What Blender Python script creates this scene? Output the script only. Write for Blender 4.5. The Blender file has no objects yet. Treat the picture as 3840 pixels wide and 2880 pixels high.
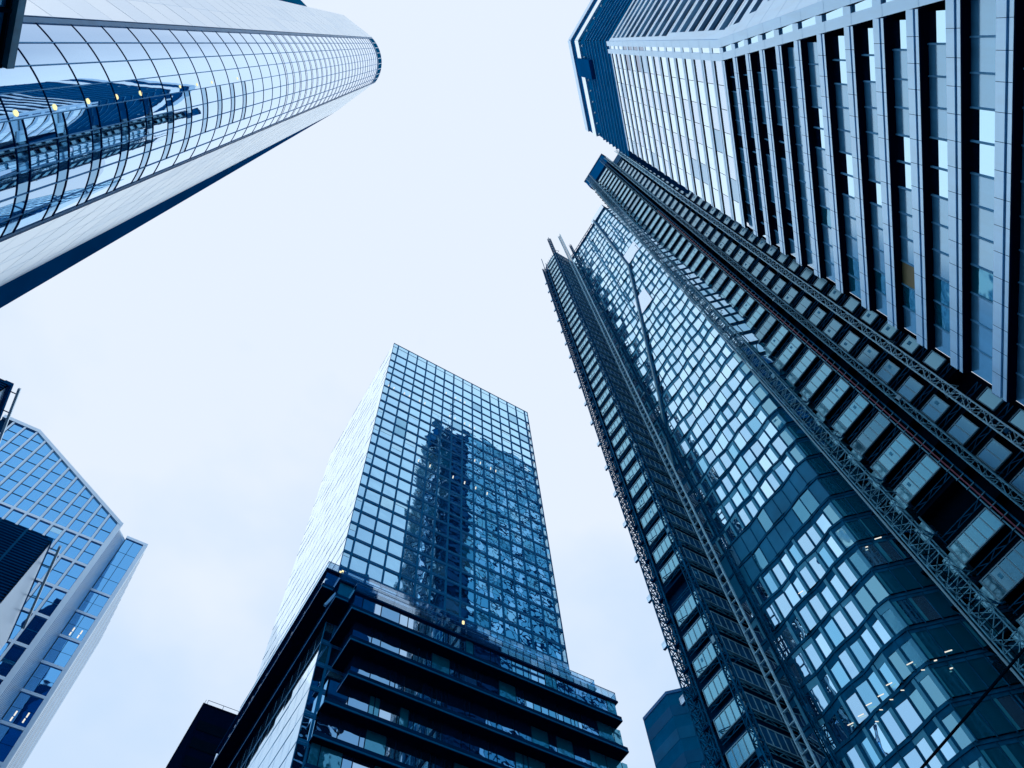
import bpy, math, random
from mathutils import Matrix, Vector
random.seed(7)
scene = bpy.context.scene
COL = scene.collection

# ---------------------------------------------------------------- camera
RC = ((0.85622348, -0.51388082, -0.05298912), (0.4523635, 0.79533141, -0.40350368), (0.24949672, 0.32151898, 0.91344235))
FPX = 2891.83
CAMZ = 1.6
cam_d = bpy.data.cameras.new('camera')
cam = bpy.data.objects.new('camera', cam_d)
COL.objects.link(cam)
cam_d.sensor_width = 36.0
cam_d.lens = FPX / 3840 * 36
cam_d.clip_start = 0.1
cam_d.clip_end = 6000
cx, cy, cz = Vector(RC[0]), -Vector(RC[1]), -Vector(RC[2])
cam.matrix_world = Matrix(((cx[0], cy[0], cz[0], 0), (cx[1], cy[1], cz[1], 0), (cx[2], cy[2], cz[2], CAMZ), (0, 0, 0, 1)))
scene.camera = cam

# ---------------------------------------------------------------- world: overcast sky
SUN_EL, SUN_AZ = math.radians(55), math.radians(205)
world = bpy.data.worlds.new('World')
scene.world = world
world.use_nodes = True
nt = world.node_tree
nt.nodes.clear()
def wn(t, **k):
    n = nt.nodes.new(t)
    for a, b in k.items(): setattr(n, a, b)
    return n
out = wn('ShaderNodeOutputWorld')
bg = wn('ShaderNodeBackground')
sky = wn('ShaderNodeTexSky', sky_type='NISHITA', sun_disc=False)
sky.sun_elevation = SUN_EL
sky.sun_rotation = math.pi / 2 - SUN_AZ
skym = wn('ShaderNodeVectorMath', operation='SCALE'); skym.inputs['Scale'].default_value = 0.12
nt.links.new(sky.outputs[0], skym.inputs[0])
tc = wn('ShaderNodeTexCoord')
mp = wn('ShaderNodeMapping'); mp.inputs['Scale'].default_value = (1.0, 1.0, 1.6)
nt.links.new(tc.outputs['Generated'], mp.inputs[0])
nz = wn('ShaderNodeTexNoise'); nz.inputs['Scale'].default_value = 2.2; nz.inputs['Detail'].default_value = 5; nz.inputs['Roughness'].default_value = 0.5
nt.links.new(mp.outputs[0], nz.inputs[0])
cr = wn('ShaderNodeValToRGB')
cr.color_ramp.elements[0].position = 0.46; cr.color_ramp.elements[0].color = (0.62, 0.79, 1.02, 1)
cr.color_ramp.elements[1].position = 0.63; cr.color_ramp.elements[1].color = (0.82, 0.91, 1.04, 1)
sx = wn('ShaderNodeSeparateXYZ'); nt.links.new(tc.outputs['Generated'], sx.inputs[0])
zm = wn('ShaderNodeMath', operation='MULTIPLY'); zm.inputs[1].default_value = 0.30; nt.links.new(sx.outputs[2], zm.inputs[0])
za = wn('ShaderNodeMath', operation='MULTIPLY_ADD'); za.inputs[1].default_value = 0.70
nt.links.new(nz.outputs[0], za.inputs[0]); nt.links.new(zm.outputs[0], za.inputs[2])      # bluer towards the horizon
nt.links.new(za.outputs[0], cr.inputs[0])
mx = wn('ShaderNodeMix', data_type='RGBA'); mx.inputs[0].default_value = 0.96      # cloud cover
# the cloud deck thins out to blue sky behind the photographer
dt = wn('ShaderNodeVectorMath', operation='DOT_PRODUCT'); dt.inputs[1].default_value = (-0.616, -0.788, 0.0)
nt.links.new(tc.outputs['Generated'], dt.inputs[0])
dn = wn('ShaderNodeMath', operation='MULTIPLY_ADD'); dn.inputs[1].default_value = -0.55; nt.links.new(nz.outputs[0], dn.inputs[0]); nt.links.new(dt.outputs['Value'], dn.inputs[2])
cv = wn('ShaderNodeMapRange', interpolation_type='SMOOTHSTEP'); cv.inputs[1].default_value = -0.22; cv.inputs[2].default_value = 0.12; cv.inputs[3].default_value = 0.97; cv.inputs[4].default_value = 0.30
nt.links.new(dn.outputs[0], cv.inputs[0]); nt.links.new(cv.outputs[0], mx.inputs[0])
nt.links.new(skym.outputs[0], mx.inputs[6]); nt.links.new(cr.outputs[0], mx.inputs[7])
nt.links.new(mx.outputs[2], bg.inputs[0]); bg.inputs[1].default_value = 1.0
nt.links.new(bg.outputs[0], out.inputs[0])

# ---------------------------------------------------------------- soft sun through cloud
sd = bpy.data.lights.new('sun', 'SUN'); sd.energy = 0.55; sd.angle = math.radians(120); sd.color = (0.97, 0.98, 1.0)
so = bpy.data.objects.new('sun', sd); COL.objects.link(so)
sdir = Vector((math.cos(SUN_EL) * math.cos(SUN_AZ), math.cos(SUN_EL) * math.sin(SUN_AZ), math.sin(SUN_EL)))
so.rotation_euler = sdir.to_track_quat('Z', 'Y').to_euler()
so.location = sdir * 400

vs = scene.view_settings
scene.display_settings.display_device = 'sRGB'
vs.view_transform = 'Standard'; vs.look = 'None'; vs.exposure = 0.0; vs.gamma = 1.0; vs.use_curve_mapping = False
scene.cycles.max_bounces = 6
scene.cycles.transparent_max_bounces = 12

# ---------------------------------------------------------------- materials
MATS = {}
def cool(c):
    r, g, b = c
    if max(c) < 0.04: return c
    return (r ** 1.42, g ** 0.96, b ** 0.86)
def mat(name): return MATS[name]
def newmat(name):
    m = bpy.data.materials.new(name); m.use_nodes = True; m.node_tree.nodes.clear(); MATS[name] = m
    return m, m.node_tree
def N(t, kind, **k):
    n = t.nodes.new(kind)
    for a, b in k.items(): setattr(n, a, b)
    return n
def solid(name, col, rough=0.6, metal=0.0, spec=0.2, var=0.12, scale=0.6, streak=1.0):
    """painted / stone / metal surface with a little weathering"""
    m, t = newmat(name)
    o = N(t, 'ShaderNodeOutputMaterial'); p = N(t, 'ShaderNodeBsdfPrincipled')
    c = N(t, 'ShaderNodeTexCoord'); mpp = N(t, 'ShaderNodeMapping'); mpp.inputs['Scale'].default_value = (scale, scale, scale * streak)
    n = N(t, 'ShaderNodeTexNoise'); n.inputs['Scale'].default_value = 1.0; n.inputs['Detail'].default_value = 6
    r = N(t, 'ShaderNodeMapRange'); r.inputs[1].default_value = 0.3; r.inputs[2].default_value = 0.7
    r.inputs[3].default_value = 1 - var; r.inputs[4].default_value = 1 + var
    v = N(t, 'ShaderNodeVectorMath', operation='SCALE'); v.inputs[0].default_value = cool(col)
    t.links.new(c.outputs['Object'], mpp.inputs[0]); t.links.new(mpp.outputs[0], n.inputs[0]); t.links.new(n.outputs[0], r.inputs[0])
    t.links.new(r.outputs[0], v.inputs['Scale']); t.links.new(v.outputs[0], p.inputs['Base Color'])
    p.inputs['Roughness'].default_value = rough; p.inputs['Metallic'].default_value = metal
    p.inputs['Specular IOR Level'].default_value = spec
    t.links.new(p.outputs[0], o.inputs[0])
    return m
def glass(name, tint, refl=0.6, base=(0.01, 0.03, 0.06), rough=0.02, wave=0.0, wscale=0.4, ior=1.5, weather=0.0):
    """coated curtain-wall glass seen from outside: tinted mirror over a dark interior"""
    m, t = newmat(name)
    o = N(t, 'ShaderNodeOutputMaterial'); mixs = N(t, 'ShaderNodeMixShader'); mixs.inputs[0].default_value = refl
    a = N(t, 'ShaderNodeBsdfPrincipled'); b = N(t, 'ShaderNodeBsdfPrincipled')
    base = cool(base); tint = cool(tint)
    a.inputs['Base Color'].default_value = (*base, 1); a.inputs['Roughness'].default_value = rough; a.inputs['IOR'].default_value = ior
    b.inputs['Base Color'].default_value = (*tint, 1); b.inputs['Metallic'].default_value = 1; b.inputs['Roughness'].default_value = rough
    t.links.new(a.outputs[0], mixs.inputs[1]); t.links.new(b.outputs[0], mixs.inputs[2]); t.links.new(mixs.outputs[0], o.inputs[0])
    if weather:
        c = N(t, 'ShaderNodeTexCoord'); mpp = N(t, 'ShaderNodeMapping'); mpp.inputs['Scale'].default_value = (1.2, 1.2, .22)
        n = N(t, 'ShaderNodeTexNoise'); n.inputs['Scale'].default_value = 1.0; n.inputs['Detail'].default_value = 6
        r = N(t, 'ShaderNodeMapRange'); r.inputs[1].default_value = .3; r.inputs[2].default_value = .7; r.inputs[3].default_value = 1 - weather; r.inputs[4].default_value = 1 + weather
        v = N(t, 'ShaderNodeVectorMath', operation='SCALE'); v.inputs[0].default_value = base
        t.links.new(c.outputs['Object'], mpp.inputs[0]); t.links.new(mpp.outputs[0], n.inputs[0]); t.links.new(n.outputs[0], r.inputs[0])
        oi = N(t, 'ShaderNodeObjectInfo'); r2 = N(t, 'ShaderNodeMapRange'); r2.inputs[3].default_value = .93; r2.inputs[4].default_value = 1.06
        mu = N(t, 'ShaderNodeMath', operation='MULTIPLY'); t.links.new(oi.outputs['Random'], r2.inputs[0]); t.links.new(r.outputs[0], mu.inputs[0]); t.links.new(r2.outputs[0], mu.inputs[1])
        t.links.new(mu.outputs[0], v.inputs['Scale']); t.links.new(v.outputs[0], a.inputs['Base Color'])
    if wave:
        c = N(t, 'ShaderNodeTexCoord'); n = N(t, 'ShaderNodeTexNoise'); n.inputs['Scale'].default_value = wscale; n.inputs['Detail'].default_value = 1.5
        bu = N(t, 'ShaderNodeBump'); bu.inputs['Strength'].default_value = 1.0; bu.inputs['Distance'].default_value = wave
        t.links.new(c.outputs['Object'], n.inputs[0]); t.links.new(n.outputs[0], bu.inputs['Height'])
        t.links.new(bu.outputs[0], a.inputs['Normal']); t.links.new(bu.outputs[0], b.inputs['Normal'])
    return m
def clear_glass(name, tint=(0.75, 0.9, 1.0), fac=0.25):
    m, t = newmat(name)
    o = N(t, 'ShaderNodeOutputMaterial'); mixs = N(t, 'ShaderNodeMixShader'); mixs.inputs[0].default_value = fac
    a = N(t, 'ShaderNodeBsdfTransparent'); a.inputs[0].default_value = (*tint, 1)
    b = N(t, 'ShaderNodeBsdfGlossy'); b.inputs['Roughness'].default_value = 0.03; b.inputs['Color'].default_value = (0.7, 0.88, 1.0, 1)
    t.links.new(a.outputs[0], mixs.inputs[1]); t.links.new(b.outputs[0], mixs.inputs[2]); t.links.new(mixs.outputs[0], o.inputs[0])
    return m
def lamp_mat(name, col, s):
    m, t = newmat(name)
    o = N(t, 'ShaderNodeOutputMaterial'); e = N(t, 'ShaderNodeEmission'); e.inputs[0].default_value = (*col, 1); e.inputs[1].default_value = s
    t.links.new(e.outputs[0], o.inputs[0]); return m

solid('asphalt', (0.045, 0.048, 0.055), 0.9, var=0.25, scale=0.5)
solid('paving', (0.16, 0.17, 0.19), 0.85, var=0.2, scale=0.8)
glass('white_panel_joint', (0.80, 0.88, 1.0), 0.80, (0.56, 0.70, 0.92), 0.35)
glass('white_panel_cool', (0.86, 0.935, 1.0), 0.83, (0.70, 0.82, 1.0), 0.34, weather=0.04)
glass('white_panel_dull', (0.85, 0.92, 0.99), 0.83, (0.69, 0.81, 0.97), 0.35, weather=0.05)
glass('white_panel', (0.88, 0.95, 1.0), 0.84, (0.72, 0.84, 1.0), 0.33, weather=0.04)
solid('panel_joint', (0.50, 0.66, 0.90), 0.7, spec=0.05)
solid('grey_band', (0.25, 0.37, 0.58), 0.4)
solid('dark_joint', (0.004, 0.04, 0.12), 0.7, spec=0)
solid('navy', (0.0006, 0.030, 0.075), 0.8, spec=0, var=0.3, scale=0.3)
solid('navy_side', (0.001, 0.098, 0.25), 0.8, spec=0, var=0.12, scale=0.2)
solid('soffit_dark', (0.0004, 0.006, 0.026), 0.9, spec=0)  # on undersides, the shade below the overhang is put into this near-black
solid('black_steel', (0.0006, 0.007, 0.018), 0.9, spec=0)
solid('frame_blue', (0.002, 0.14, 0.30), 0.6, spec=0.02, var=0.1)
solid('frame_thin', (0.06, 0.19, 0.42), 0.45)
solid('line_blue', (0.34, 0.56, 0.92), 0.6, spec=0.05)
glass('stone', (0.64, 0.80, 1.0), 0.50, (0.46, 0.64, 0.92), 0.34, weather=0.20)
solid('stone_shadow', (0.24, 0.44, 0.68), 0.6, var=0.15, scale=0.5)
glass('blind_panel', (0.55, 0.74, 0.95), 0.36, (0.22, 0.46, 0.76), 0.12, weather=0.15)
glass('lavender_panel', (0.74, 0.81, 0.97), 0.70, (0.62, 0.70, 0.88), 0.15)
solid('tan_panel', (0.42, 0.24, 0.09), 0.5)
solid('louvre', (0.001, 0.115, 0.26), 0.8, spec=0, var=0.2)
solid('louvre_line', (0.16, 0.48, 0.80), 0.6, spec=0.05)
solid('steel', (0.13, 0.26, 0.36), 0.45, metal=0.2, var=0.3, scale=2.0)
solid('steel_light', (0.42, 0.60, 0.74), 0.4, metal=0.2, var=0.25, scale=2.0)
solid('steel_dark', (0.005, 0.09, 0.18), 0.6, spec=0.02, var=0.35, scale=1.0)
solid('red_paint', (0.32, 0.05, 0.08), 0.5, var=0.3, scale=1.5)
glass('site_panel', (0.34, 0.60, 0.74), 0.42, (0.10, 0.31, 0.43), 0.12)
glass('site_panel_dim', (0.24, 0.42, 0.54), 0.40, (0.03, 0.12, 0.17), 0.12)
solid('site_frame', (0.30, 0.42, 0.52), 0.4, var=0.15)
solid('reveal', (0.16, 0.38, 0.58), 0.5, spec=0.05, var=0.12)
glass('glass_corner_teal', (0.40, 0.66, 0.80), 0.45, (0.03, 0.24, 0.34), 0.04, wave=0.03, wscale=0.5)
solid('reveal_dim', (0.06, 0.24, 0.36), 0.5, spec=0.05, var=0.15)
solid('slate_panel', (0.04, 0.20, 0.36), 0.5, spec=0.05, var=0.18, scale=0.3)
glass('grid_white', (0.74, 0.85, 1.0), 0.5, (0.66, 0.79, 1.0), 0.30, weather=0.08)
glass('side_white', (0.80, 0.88, 0.99), 0.6, (0.65, 0.75, 0.93), 0.35)
solid('facet_panel', (0.008, 0.17, 0.31), 0.6, spec=0.05, var=0.15, scale=0.3)
solid('facet_dark', (0.004, 0.13, 0.25), 0.6, spec=0.05, var=0.15, scale=0.3)
solid('return_panel', (0.004, 0.075, 0.16), 0.7, spec=0.05, var=0.3)
solid('metal_blue', (0.006, 0.15, 0.28), 0.7, spec=0, var=0.15, scale=0.3)
glass('glass_bay', (0.62, 0.72, 0.94), 0.94, (0.01, 0.07, 0.15), 0.012, wave=0.003, wscale=0.4)
glass('glass_bay_dark', (0.34, 0.50, 0.76), 0.75, (0.005, 0.05, 0.11), 0.02)
glass('glass_blue', (0.48, 0.70, 0.96), 0.90, (0.01, 0.10, 0.22), 0.012, wave=0.05, wscale=0.30)
glass('glass_blue_pale', (0.55, 0.76, 0.96), 0.80, (0.20, 0.46, 0.72), 0.02, wave=0.05, wscale=0.3)
glass('glass_blue_teal', (0.36, 0.58, 0.82), 0.65, (0.03, 0.22, 0.36), 0.03, wave=0.05, wscale=0.3)
glass('glass_side', (0.72, 0.84, 0.97), 0.92, (0.12, 0.25, 0.45), 0.03)
glass('glass_deck', (0.38, 0.56, 0.86), 0.72, (0.003, 0.04, 0.11), 0.02, wave=0.05, wscale=0.4)
glass('glass_deck_bright', (0.66, 0.78, 0.96), 0.92, (0.05, 0.12, 0.25), 0.02)
glass('glass_grid', (0.29, 0.53, 0.93), 0.9, (0.01, 0.09, 0.20), 0.02, wave=0.05, wscale=0.2)
glass('glass_flush', (0.74, 0.85, 0.98), 0.92, (0.03, 0.08, 0.15), 0.02, wave=0.006, wscale=0.8)
glass('glass_black', (0.05, 0.13, 0.28), 0.6, (0.001, 0.008, 0.028), 0.04)
glass('glass_deep', (0.62, 0.80, 0.98), 0.9, (0.02, 0.06, 0.12), 0.015)
glass('glass_fold', (0.56, 0.76, 0.97), 0.84, (0.01, 0.09, 0.16), 0.02, wave=0.03, wscale=0.5)
glass('glass_fold_pale', (0.60, 0.78, 0.96), 0.78, (0.20, 0.36, 0.56), 0.05)
glass('glass_fold_teal', (0.36, 0.60, 0.82), 0.74, (0.01, 0.11, 0.19), 0.03)
glass('glass_fold_dark', (0.16, 0.40, 0.56), 0.45, (0.004, 0.125, 0.20), 0.03, wave=0.05, wscale=0.4)
glass('glass_near', (0.12, 0.45, 0.70), 0.25, (0.003, 0.20, 0.42), 0.08, wave=0.1, wscale=0.8)
glass('glass_rear', (0.22, 0.46, 0.64), 0.7, (0.01, 0.12, 0.20), 0.05)
glass('glass_low', (0.18, 0.44, 0.62), 0.5, (0.016, 0.22, 0.33), 0.05, wave=0.06, wscale=0.5)  # the light of lit rooms behind is put into the teal base
clear_glass('balustrade', (0.80, 0.92, 1.0), 0.32)
clear_glass('corner_glass', (0.72, 0.90, 0.98), 0.28)
lamp_mat('lamp_warm', (1.0, 0.88, 0.45), 1.25)
lamp_mat('lamp_white', (1.0, 0.96, 0.84), 1.0)

# ---------------------------------------------------------------- mesh helpers
class MB:
    def __init__(s): s.v = []; s.f = []; s.m = []; s.names = []
    def mi(s, n):
        if n not in s.names: s.names.append(n)
        return s.names.index(n)
    def quad(s, pts, m):
        k = len(s.v); s.v += [tuple(p) for p in pts]; s.f.append(tuple(range(k, k + len(pts)))); s.m.append(s.mi(m))
    def hexa(s, p, m):      # 8 corners: bottom ring 0-3, top ring 4-7
        k = len(s.v); s.v += [tuple(q) for q in p]; i = s.mi(m)
        for f in ((3, 2, 1, 0), (4, 5, 6, 7), (0, 1, 5, 4), (1, 2, 6, 5), (2, 3, 7, 6), (3, 0, 4, 7)):
            s.f.append(tuple(k + j for j in f)); s.m.append(i)
    def box(s, x0, x1, y0, y1, z0, z1, m):
        s.hexa([(x0, y0, z0), (x1, y0, z0), (x1, y1, z0), (x0, y1, z0), (x0, y0, z1), (x1, y0, z1), (x1, y1, z1), (x0, y1, z1)], m)
    def prism(s, poly, z0, z1, m):
        n = len(poly); k = len(s.v); i = s.mi(m)
        s.v += [(x, y, z0) for x, y in poly] + [(x, y, z1) for x, y in poly]
        s.f.append(tuple(k + j for j in reversed(range(n)))); s.m.append(i)
        s.f.append(tuple(k + n + j for j in range(n))); s.m.append(i)
        for j in range(n):
            q = (j + 1) % n
            s.f.append((k + j, k + q, k + n + q, k + n + j)); s.m.append(i)
    def beam(s, a, b, w, m, h=None):
        a = Vector(a); b = Vector(b); d = b - a
        if d.length < 1e-6: return
        d.normalize(); up = Vector((0, 0, 1)) if abs(d.z) < 0.95 else Vector((1, 0, 0))
        x = d.cross(up).normalized() * w / 2; y = x.cross(d).normalized() * (h or w) / 2
        s.hexa([a - x - y, a + x - y, a + x + y, a - x + y, b - x - y, b + x - y, b + x + y, b - x + y], m)
    def build(s, name, parent=None, label=None, smooth=False):
        if not s.f: return None
        base = ROOT.get(parent.name, (0, 0, 0)) if parent else (0, 0, 0)
        me = bpy.data.meshes.new(name)
        me.from_pydata([(x - base[0], y - base[1], z - base[2]) for x, y, z in s.v], [], s.f)
        for n in s.names: me.materials.append(mat(n))
        me.polygons.foreach_set('material_index', s.m)
        if smooth: me.polygons.foreach_set('use_smooth', [True] * len(s.f))
        me.update()
        o = bpy.data.objects.new(name, me); COL.objects.link(o)
        if parent: o.parent = parent; ROOT[o.name] = base
        if label: o['label'] = label
        return o
ROOT = {}
def thing(name, label, cat, loc, group=None):
    o = bpy.data.objects.new(name, None); COL.objects.link(o); o.empty_display_size = 0.5
    o.location = loc; ROOT[o.name] = tuple(loc); o['label'] = label; o['category'] = cat
    if group: o['group'] = group
    return o
def tag(o, label, cat, group=None, kind=None):
    o['label'] = label; o['category'] = cat
    if group: o['group'] = group
    if kind: o['kind'] = kind
    return o
def proj(p):
    d = (p[0], p[1], p[2] - CAMZ)
    q = [sum(RC[i][j] * d[j] for j in range(3)) for i in range(3)]
    if q[2] < 0.1: return None
    return q[0] / q[2] * FPX + 1920, q[1] / q[2] * FPX + 1440
def parea(pts):
    P = [proj(p) for p in pts]
    if any(p is None for p in P): return 0
    c = (sum(p[0] for p in P) / len(P), sum(p[1] for p in P) / len(P))
    if not (0 < c[0] < 3840 and 0 < c[1] < 2880): return 0
    a = 0
    for i in range(len(P)):
        x0, y0 = P[i]; x1, y1 = P[(i + 1) % len(P)]; a += x0 * y1 - x1 * y0
    return abs(a) / 2
class Pieces:
    """many like pieces of one thing: the 100 largest in view become parts of their own, the rest one mesh"""
    def __init__(s): s.items = []
    def add(s, fn_or_mb, pts): s.items.append((parea(pts), fn_or_mb))
    def quad(s, pts, m):
        b = MB(); b.quad(pts, m); s.items.append((parea(pts), b))
    def finish(s, name, parent, limit=99, smooth=False):
        it = sorted(s.items, key=lambda t: -t[0])
        for a, b in it[:limit]: b.build(name, parent, smooth=smooth)
        rest = MB()
        for a, b in it[limit:]:
            k = len(rest.v); rest.v += b.v
            for f, m in zip(b.f, b.m):
                rest.f.append(tuple(k + j for j in f)); rest.m.append(rest.mi(b.names[m]))
        if rest.f:
            o = rest.build(name, parent, smooth=smooth); o['kind'] = 'stuff'
class Plane:
    """upright wall plane: s along the wall, z up, o outwards"""
    def __init__(s, P, u, n): s.P = P; s.u = u; s.n = n
    def pt(s, a, z, o=0.0): return (s.P[0] + s.u[0] * a + s.n[0] * o, s.P[1] + s.u[1] * a + s.n[1] * o, z)
    def quad(s, a0, a1, z0, z1, o=0.0): return [s.pt(a0, z0, o), s.pt(a1, z0, o), s.pt(a1, z1, o), s.pt(a0, z1, o)]
    def box(s, mb, a0, a1, z0, z1, o0, o1, m):
        mb.hexa([s.pt(a0, z0, o0), s.pt(a1, z0, o0), s.pt(a1, z0, o1), s.pt(a0, z0, o1),
                 s.pt(a0, z1, o0), s.pt(a1, z1, o0), s.pt(a1, z1, o1), s.pt(a0, z1, o1)], m)
def pick(r, table):
    x = r.random(); c = 0
    for m, w in table:
        c += w
        if x < c: return m
    return table[-1][0]

# ---------------------------------------------------------------- ground
g = MB(); g.quad([(-2500, -2500, 0), (2500, -2500, 0), (2500, 2500, 0), (-2500, 2500, 0)], 'asphalt')
o = g.build('ground'); o['kind'] = 'structure'
g = MB(); g.box(-6, 12, -14, 30, 0.004, 0.13, 'paving'); g.box(18, 60, -60, 68, 0.004, 0.12, 'paving')
o = g.build('pavement'); o['kind'] = 'structure'

# ================================================================ central glass tower with shifted floors
def build_central():
    R = random.Random(11)
    t = thing('glass_tower', 'square blue glass grid tower with dark stepped floors jutting out halfway up', 'tower', (39, 90, 0))
    X0, X1, Y0, Y1, H = 18.9, 59.4, 71.5, 108.6, 189.9
    b = MB(); b.box(X0 + .25, X1 - 1.7, Y0 + .25, Y1 - .2, 20, H - 1.5, 'navy'); b.box(X1 - 1.7, X1 - .25, Y0 + 2.3, Y1 - .2, 20, H - 1.5, 'navy'); b.build('tower_body', t)
    fz = [183.3, 178.7, 174.6, 170.9]
    while fz[-1] > 60: fz.append(fz[-1] - 3.91)
    cols = [0, 1.35, 4.29, 6.95, 9.7, 12.38, 15.03, 17.75, 20.46, 23.2, 25.9, 28.6, 31.3, 34.0, 36.75, 39.5, 40.5]
    F = Plane((X0, Y0), (1, 0), (0, -1))
    L = Plane((X0, Y1), (0, -1), (-1, 0))
    W = Pieces(); WL = Pieces()
    zs = [H] + fz
    for k in range(len(zs) - 1):
        zt, zb = zs[k] - (0.0 if k == 0 else 0.36), zs[k + 1] + 0.36
        for j in range(len(cols) - 1):
            a0, a1 = cols[j] + (0.17 if j else 0.03), cols[j + 1] - 0.17
            if j == len(cols) - 2: a1 = cols[-1] - 0.05
            if k == 0:
                W.quad(F.quad(a0, a1, zb, zt, 0), 'glass_blue_pale'); continue
            dx = R.uniform(-.012, .012); dz = R.uniform(-.02, .02)
            m = pick(R, [('glass_blue', .86), ('glass_blue_pale', .09), ('glass_blue_teal', .05)])
            if j == len(cols) - 2: m = 'corner_glass'
            mb = MB()
            q = [F.pt(a0, zb, 0), F.pt(a1, zb, dx), F.pt(a1, zt, dx + dz), F.pt(a0, zt, dz)]
            mb.quad(q, m)
            if R.random() < .16 and k > 3:           # roller blind showing behind the pane head
                d = R.choice((.7, .9, 1.2, 1.6))
                mb.quad(F.quad(a0 + .06, a1 - .06, zt - d, zt - .05, .035), 'glass_blue_pale')
            W.add(mb, q)
    W.finish('window', t)
    # floor bands, front
    for k, z in enumerate(fz):
        mb = MB(); F.box(mb, 0, 40.5, z - .37, z + .37, -.2, .07, 'frame_blue'); F.box(mb, 0, 40.5, z - .06, z + .04, .07, .10, 'frame_thin')
        mb.build('floor_band', t)
    for a in cols[1:-1]:
        mb = MB(); F.box(mb, a - .15, a + .15, 58, H, -.15, .12, 'frame_blue'); mb.build('mullion', t)
    mb = MB(); F.box(mb, -.02, .06, 58, H + .05, -.1, .13, 'frame_blue'); F.box(mb, 40.42, 40.52, 58, H + .05, -.1, .13, 'frame_blue')
    F.box(mb, .06, 40.42, H - .10, H + .05, -.2, .09, 'frame_thin'); F.box(mb, .06, 40.42, 187.7, 187.8, 0, .05, 'frame_thin'); mb.build('edge_trim', t)
    # left side: pale panes with thin joints
    fl = [H] + [z for z in fz]
    n = 14; w = 37.1 / n
    for k in range(len(fl) - 1):
        for j in range(n):
            dx = R.uniform(-.02, .02)
            q = [L.pt(j * w, fl[k + 1], dx), L.pt((j + 1) * w, fl[k + 1], dx), L.pt((j + 1) * w, fl[k], -dx), L.pt(j * w, fl[k], -dx)]
            WL.quad(q, 'glass_side')
    WL.finish('side_window', t, 60)
    for z in fl:
        mb = MB(); L.box(mb, 0, 37.0, z - .08, z + .08, -.1, .022 if z < 120 else .012, 'line_blue'); mb.build('side_joint', t)
    mb = MB()
    for j in range(1, n): L.box(mb, j * w - .02, j * w + .02, 58, H, -.1, .006, 'line_blue')
    mb.build('side_mullion', t)
    # right side and back, plain bands of the same glass
    mb = MB()
    for z in fl[1:]:
        mb.box(X1 - .1, X1 + .02, Y0 + 2.4, Y1, z + .4, z + 3.5, 'glass_blue'); mb.box(X0 + .2, X1 - .2, Y1 - .1, Y1 + .02, z + .4, z + 3.5, 'glass_blue')
    mb.build('rear_glazing', t)
    # glazed corner you can see through
    for z in fl[1:]:
        mb = MB(); mb.quad([(X1 - .02, Y0 + .08, z + .36), (X1 - .02, Y0 + 2.3, z + .36), (X1 - .02, Y0 + 2.3, z + 3.55), (X1 - .02, Y0 + .08, z + 3.55)], 'corner_glass'); mb.build('corner_pane', t)
        mb = MB(); mb.box(X1 - 1.65, X1 - .04, Y0 + .08, Y0 + 2.25, z - .33, z + .33, 'frame_blue'); mb.build('corner_slab', t)
    # lamps under the ceilings
    for x, z in LAMPS_C:
        mb = MB(); mb.hexa([(x - .13, Y0 - .06, z - .55), (x + .10, Y0 - .06, z - .55), (x + .10, Y0 - .03, z - .55), (x - .13, Y0 - .03, z - .55),
                            (x, Y0 - .06, z + .5), (x + .2, Y0 - .06, z + .5), (x + .2, Y0 - .03, z + .5), (x, Y0 - .03, z + .5)], 'lamp_white'); mb.build('ceiling_lamp', t)
    # shifted floors
    decks = [(16.6, 58.0, 69.4, 88.3, 92.3), (18.2, 60.6, 67.2, 84.6, 88.3), (20.0, 62.2, 65.0, 81.1, 84.6),
             (21.0, 63.2, 66.2, 77.2, 81.1), (22.1, 64.6, 67.8, 73.3, 77.2), (20.3, 65.0, 69.1, 69.4, 73.3), (20.2, 65.5, 70.3, 65.5, 69.4),
             (20.2, 65.6, 70.8, 61.6, 65.5), (20.2, 65.6, 71.2, 57.7, 61.6), (20.2, 65.6, 71.2, 53.8, 57.7), (20.2, 65.6, 71.2, 49.9, 53.8), (20.2, 65.6, 71.2, 46, 49.9), (20.2, 65.6, 71.2, 0.2, 46)]
    for i, (x0, x1, yf, zb, zt) in enumerate(decks):
        mb = MB()
        sl = .85
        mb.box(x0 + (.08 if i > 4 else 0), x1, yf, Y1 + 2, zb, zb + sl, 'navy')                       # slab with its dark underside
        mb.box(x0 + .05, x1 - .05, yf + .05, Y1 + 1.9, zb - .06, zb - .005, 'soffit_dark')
        mb.box(x0 - .02, x1 + .02, yf - .04, yf, zb + .05, zb + .28, 'frame_blue')
        mb.box(x0 - .04, x0, yf, Y1 + 2, zb + .0, zb + (.22 if i < 5 else .14), 'frame_thin')
        o = mb.build('floor_slab', t)
        if i == len(decks) - 1:
            mb = MB(); mb.box(x0 + 1, x1 - 1, yf + .5, Y1 + 1, .2, zt, 'navy'); mb.build('base', t); continue
        mb = MB(); mb.box(x0 + .5, x1 - .5, yf + .45, Y1 + 1.5, zb + sl, zt - .07, 'navy'); mb.build('floor_wall', t)
        P = Plane((x0, yf + .3), (1, 0), (0, -1)); a = .25; W2 = Pieces(); wid = x1 - x0
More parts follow.
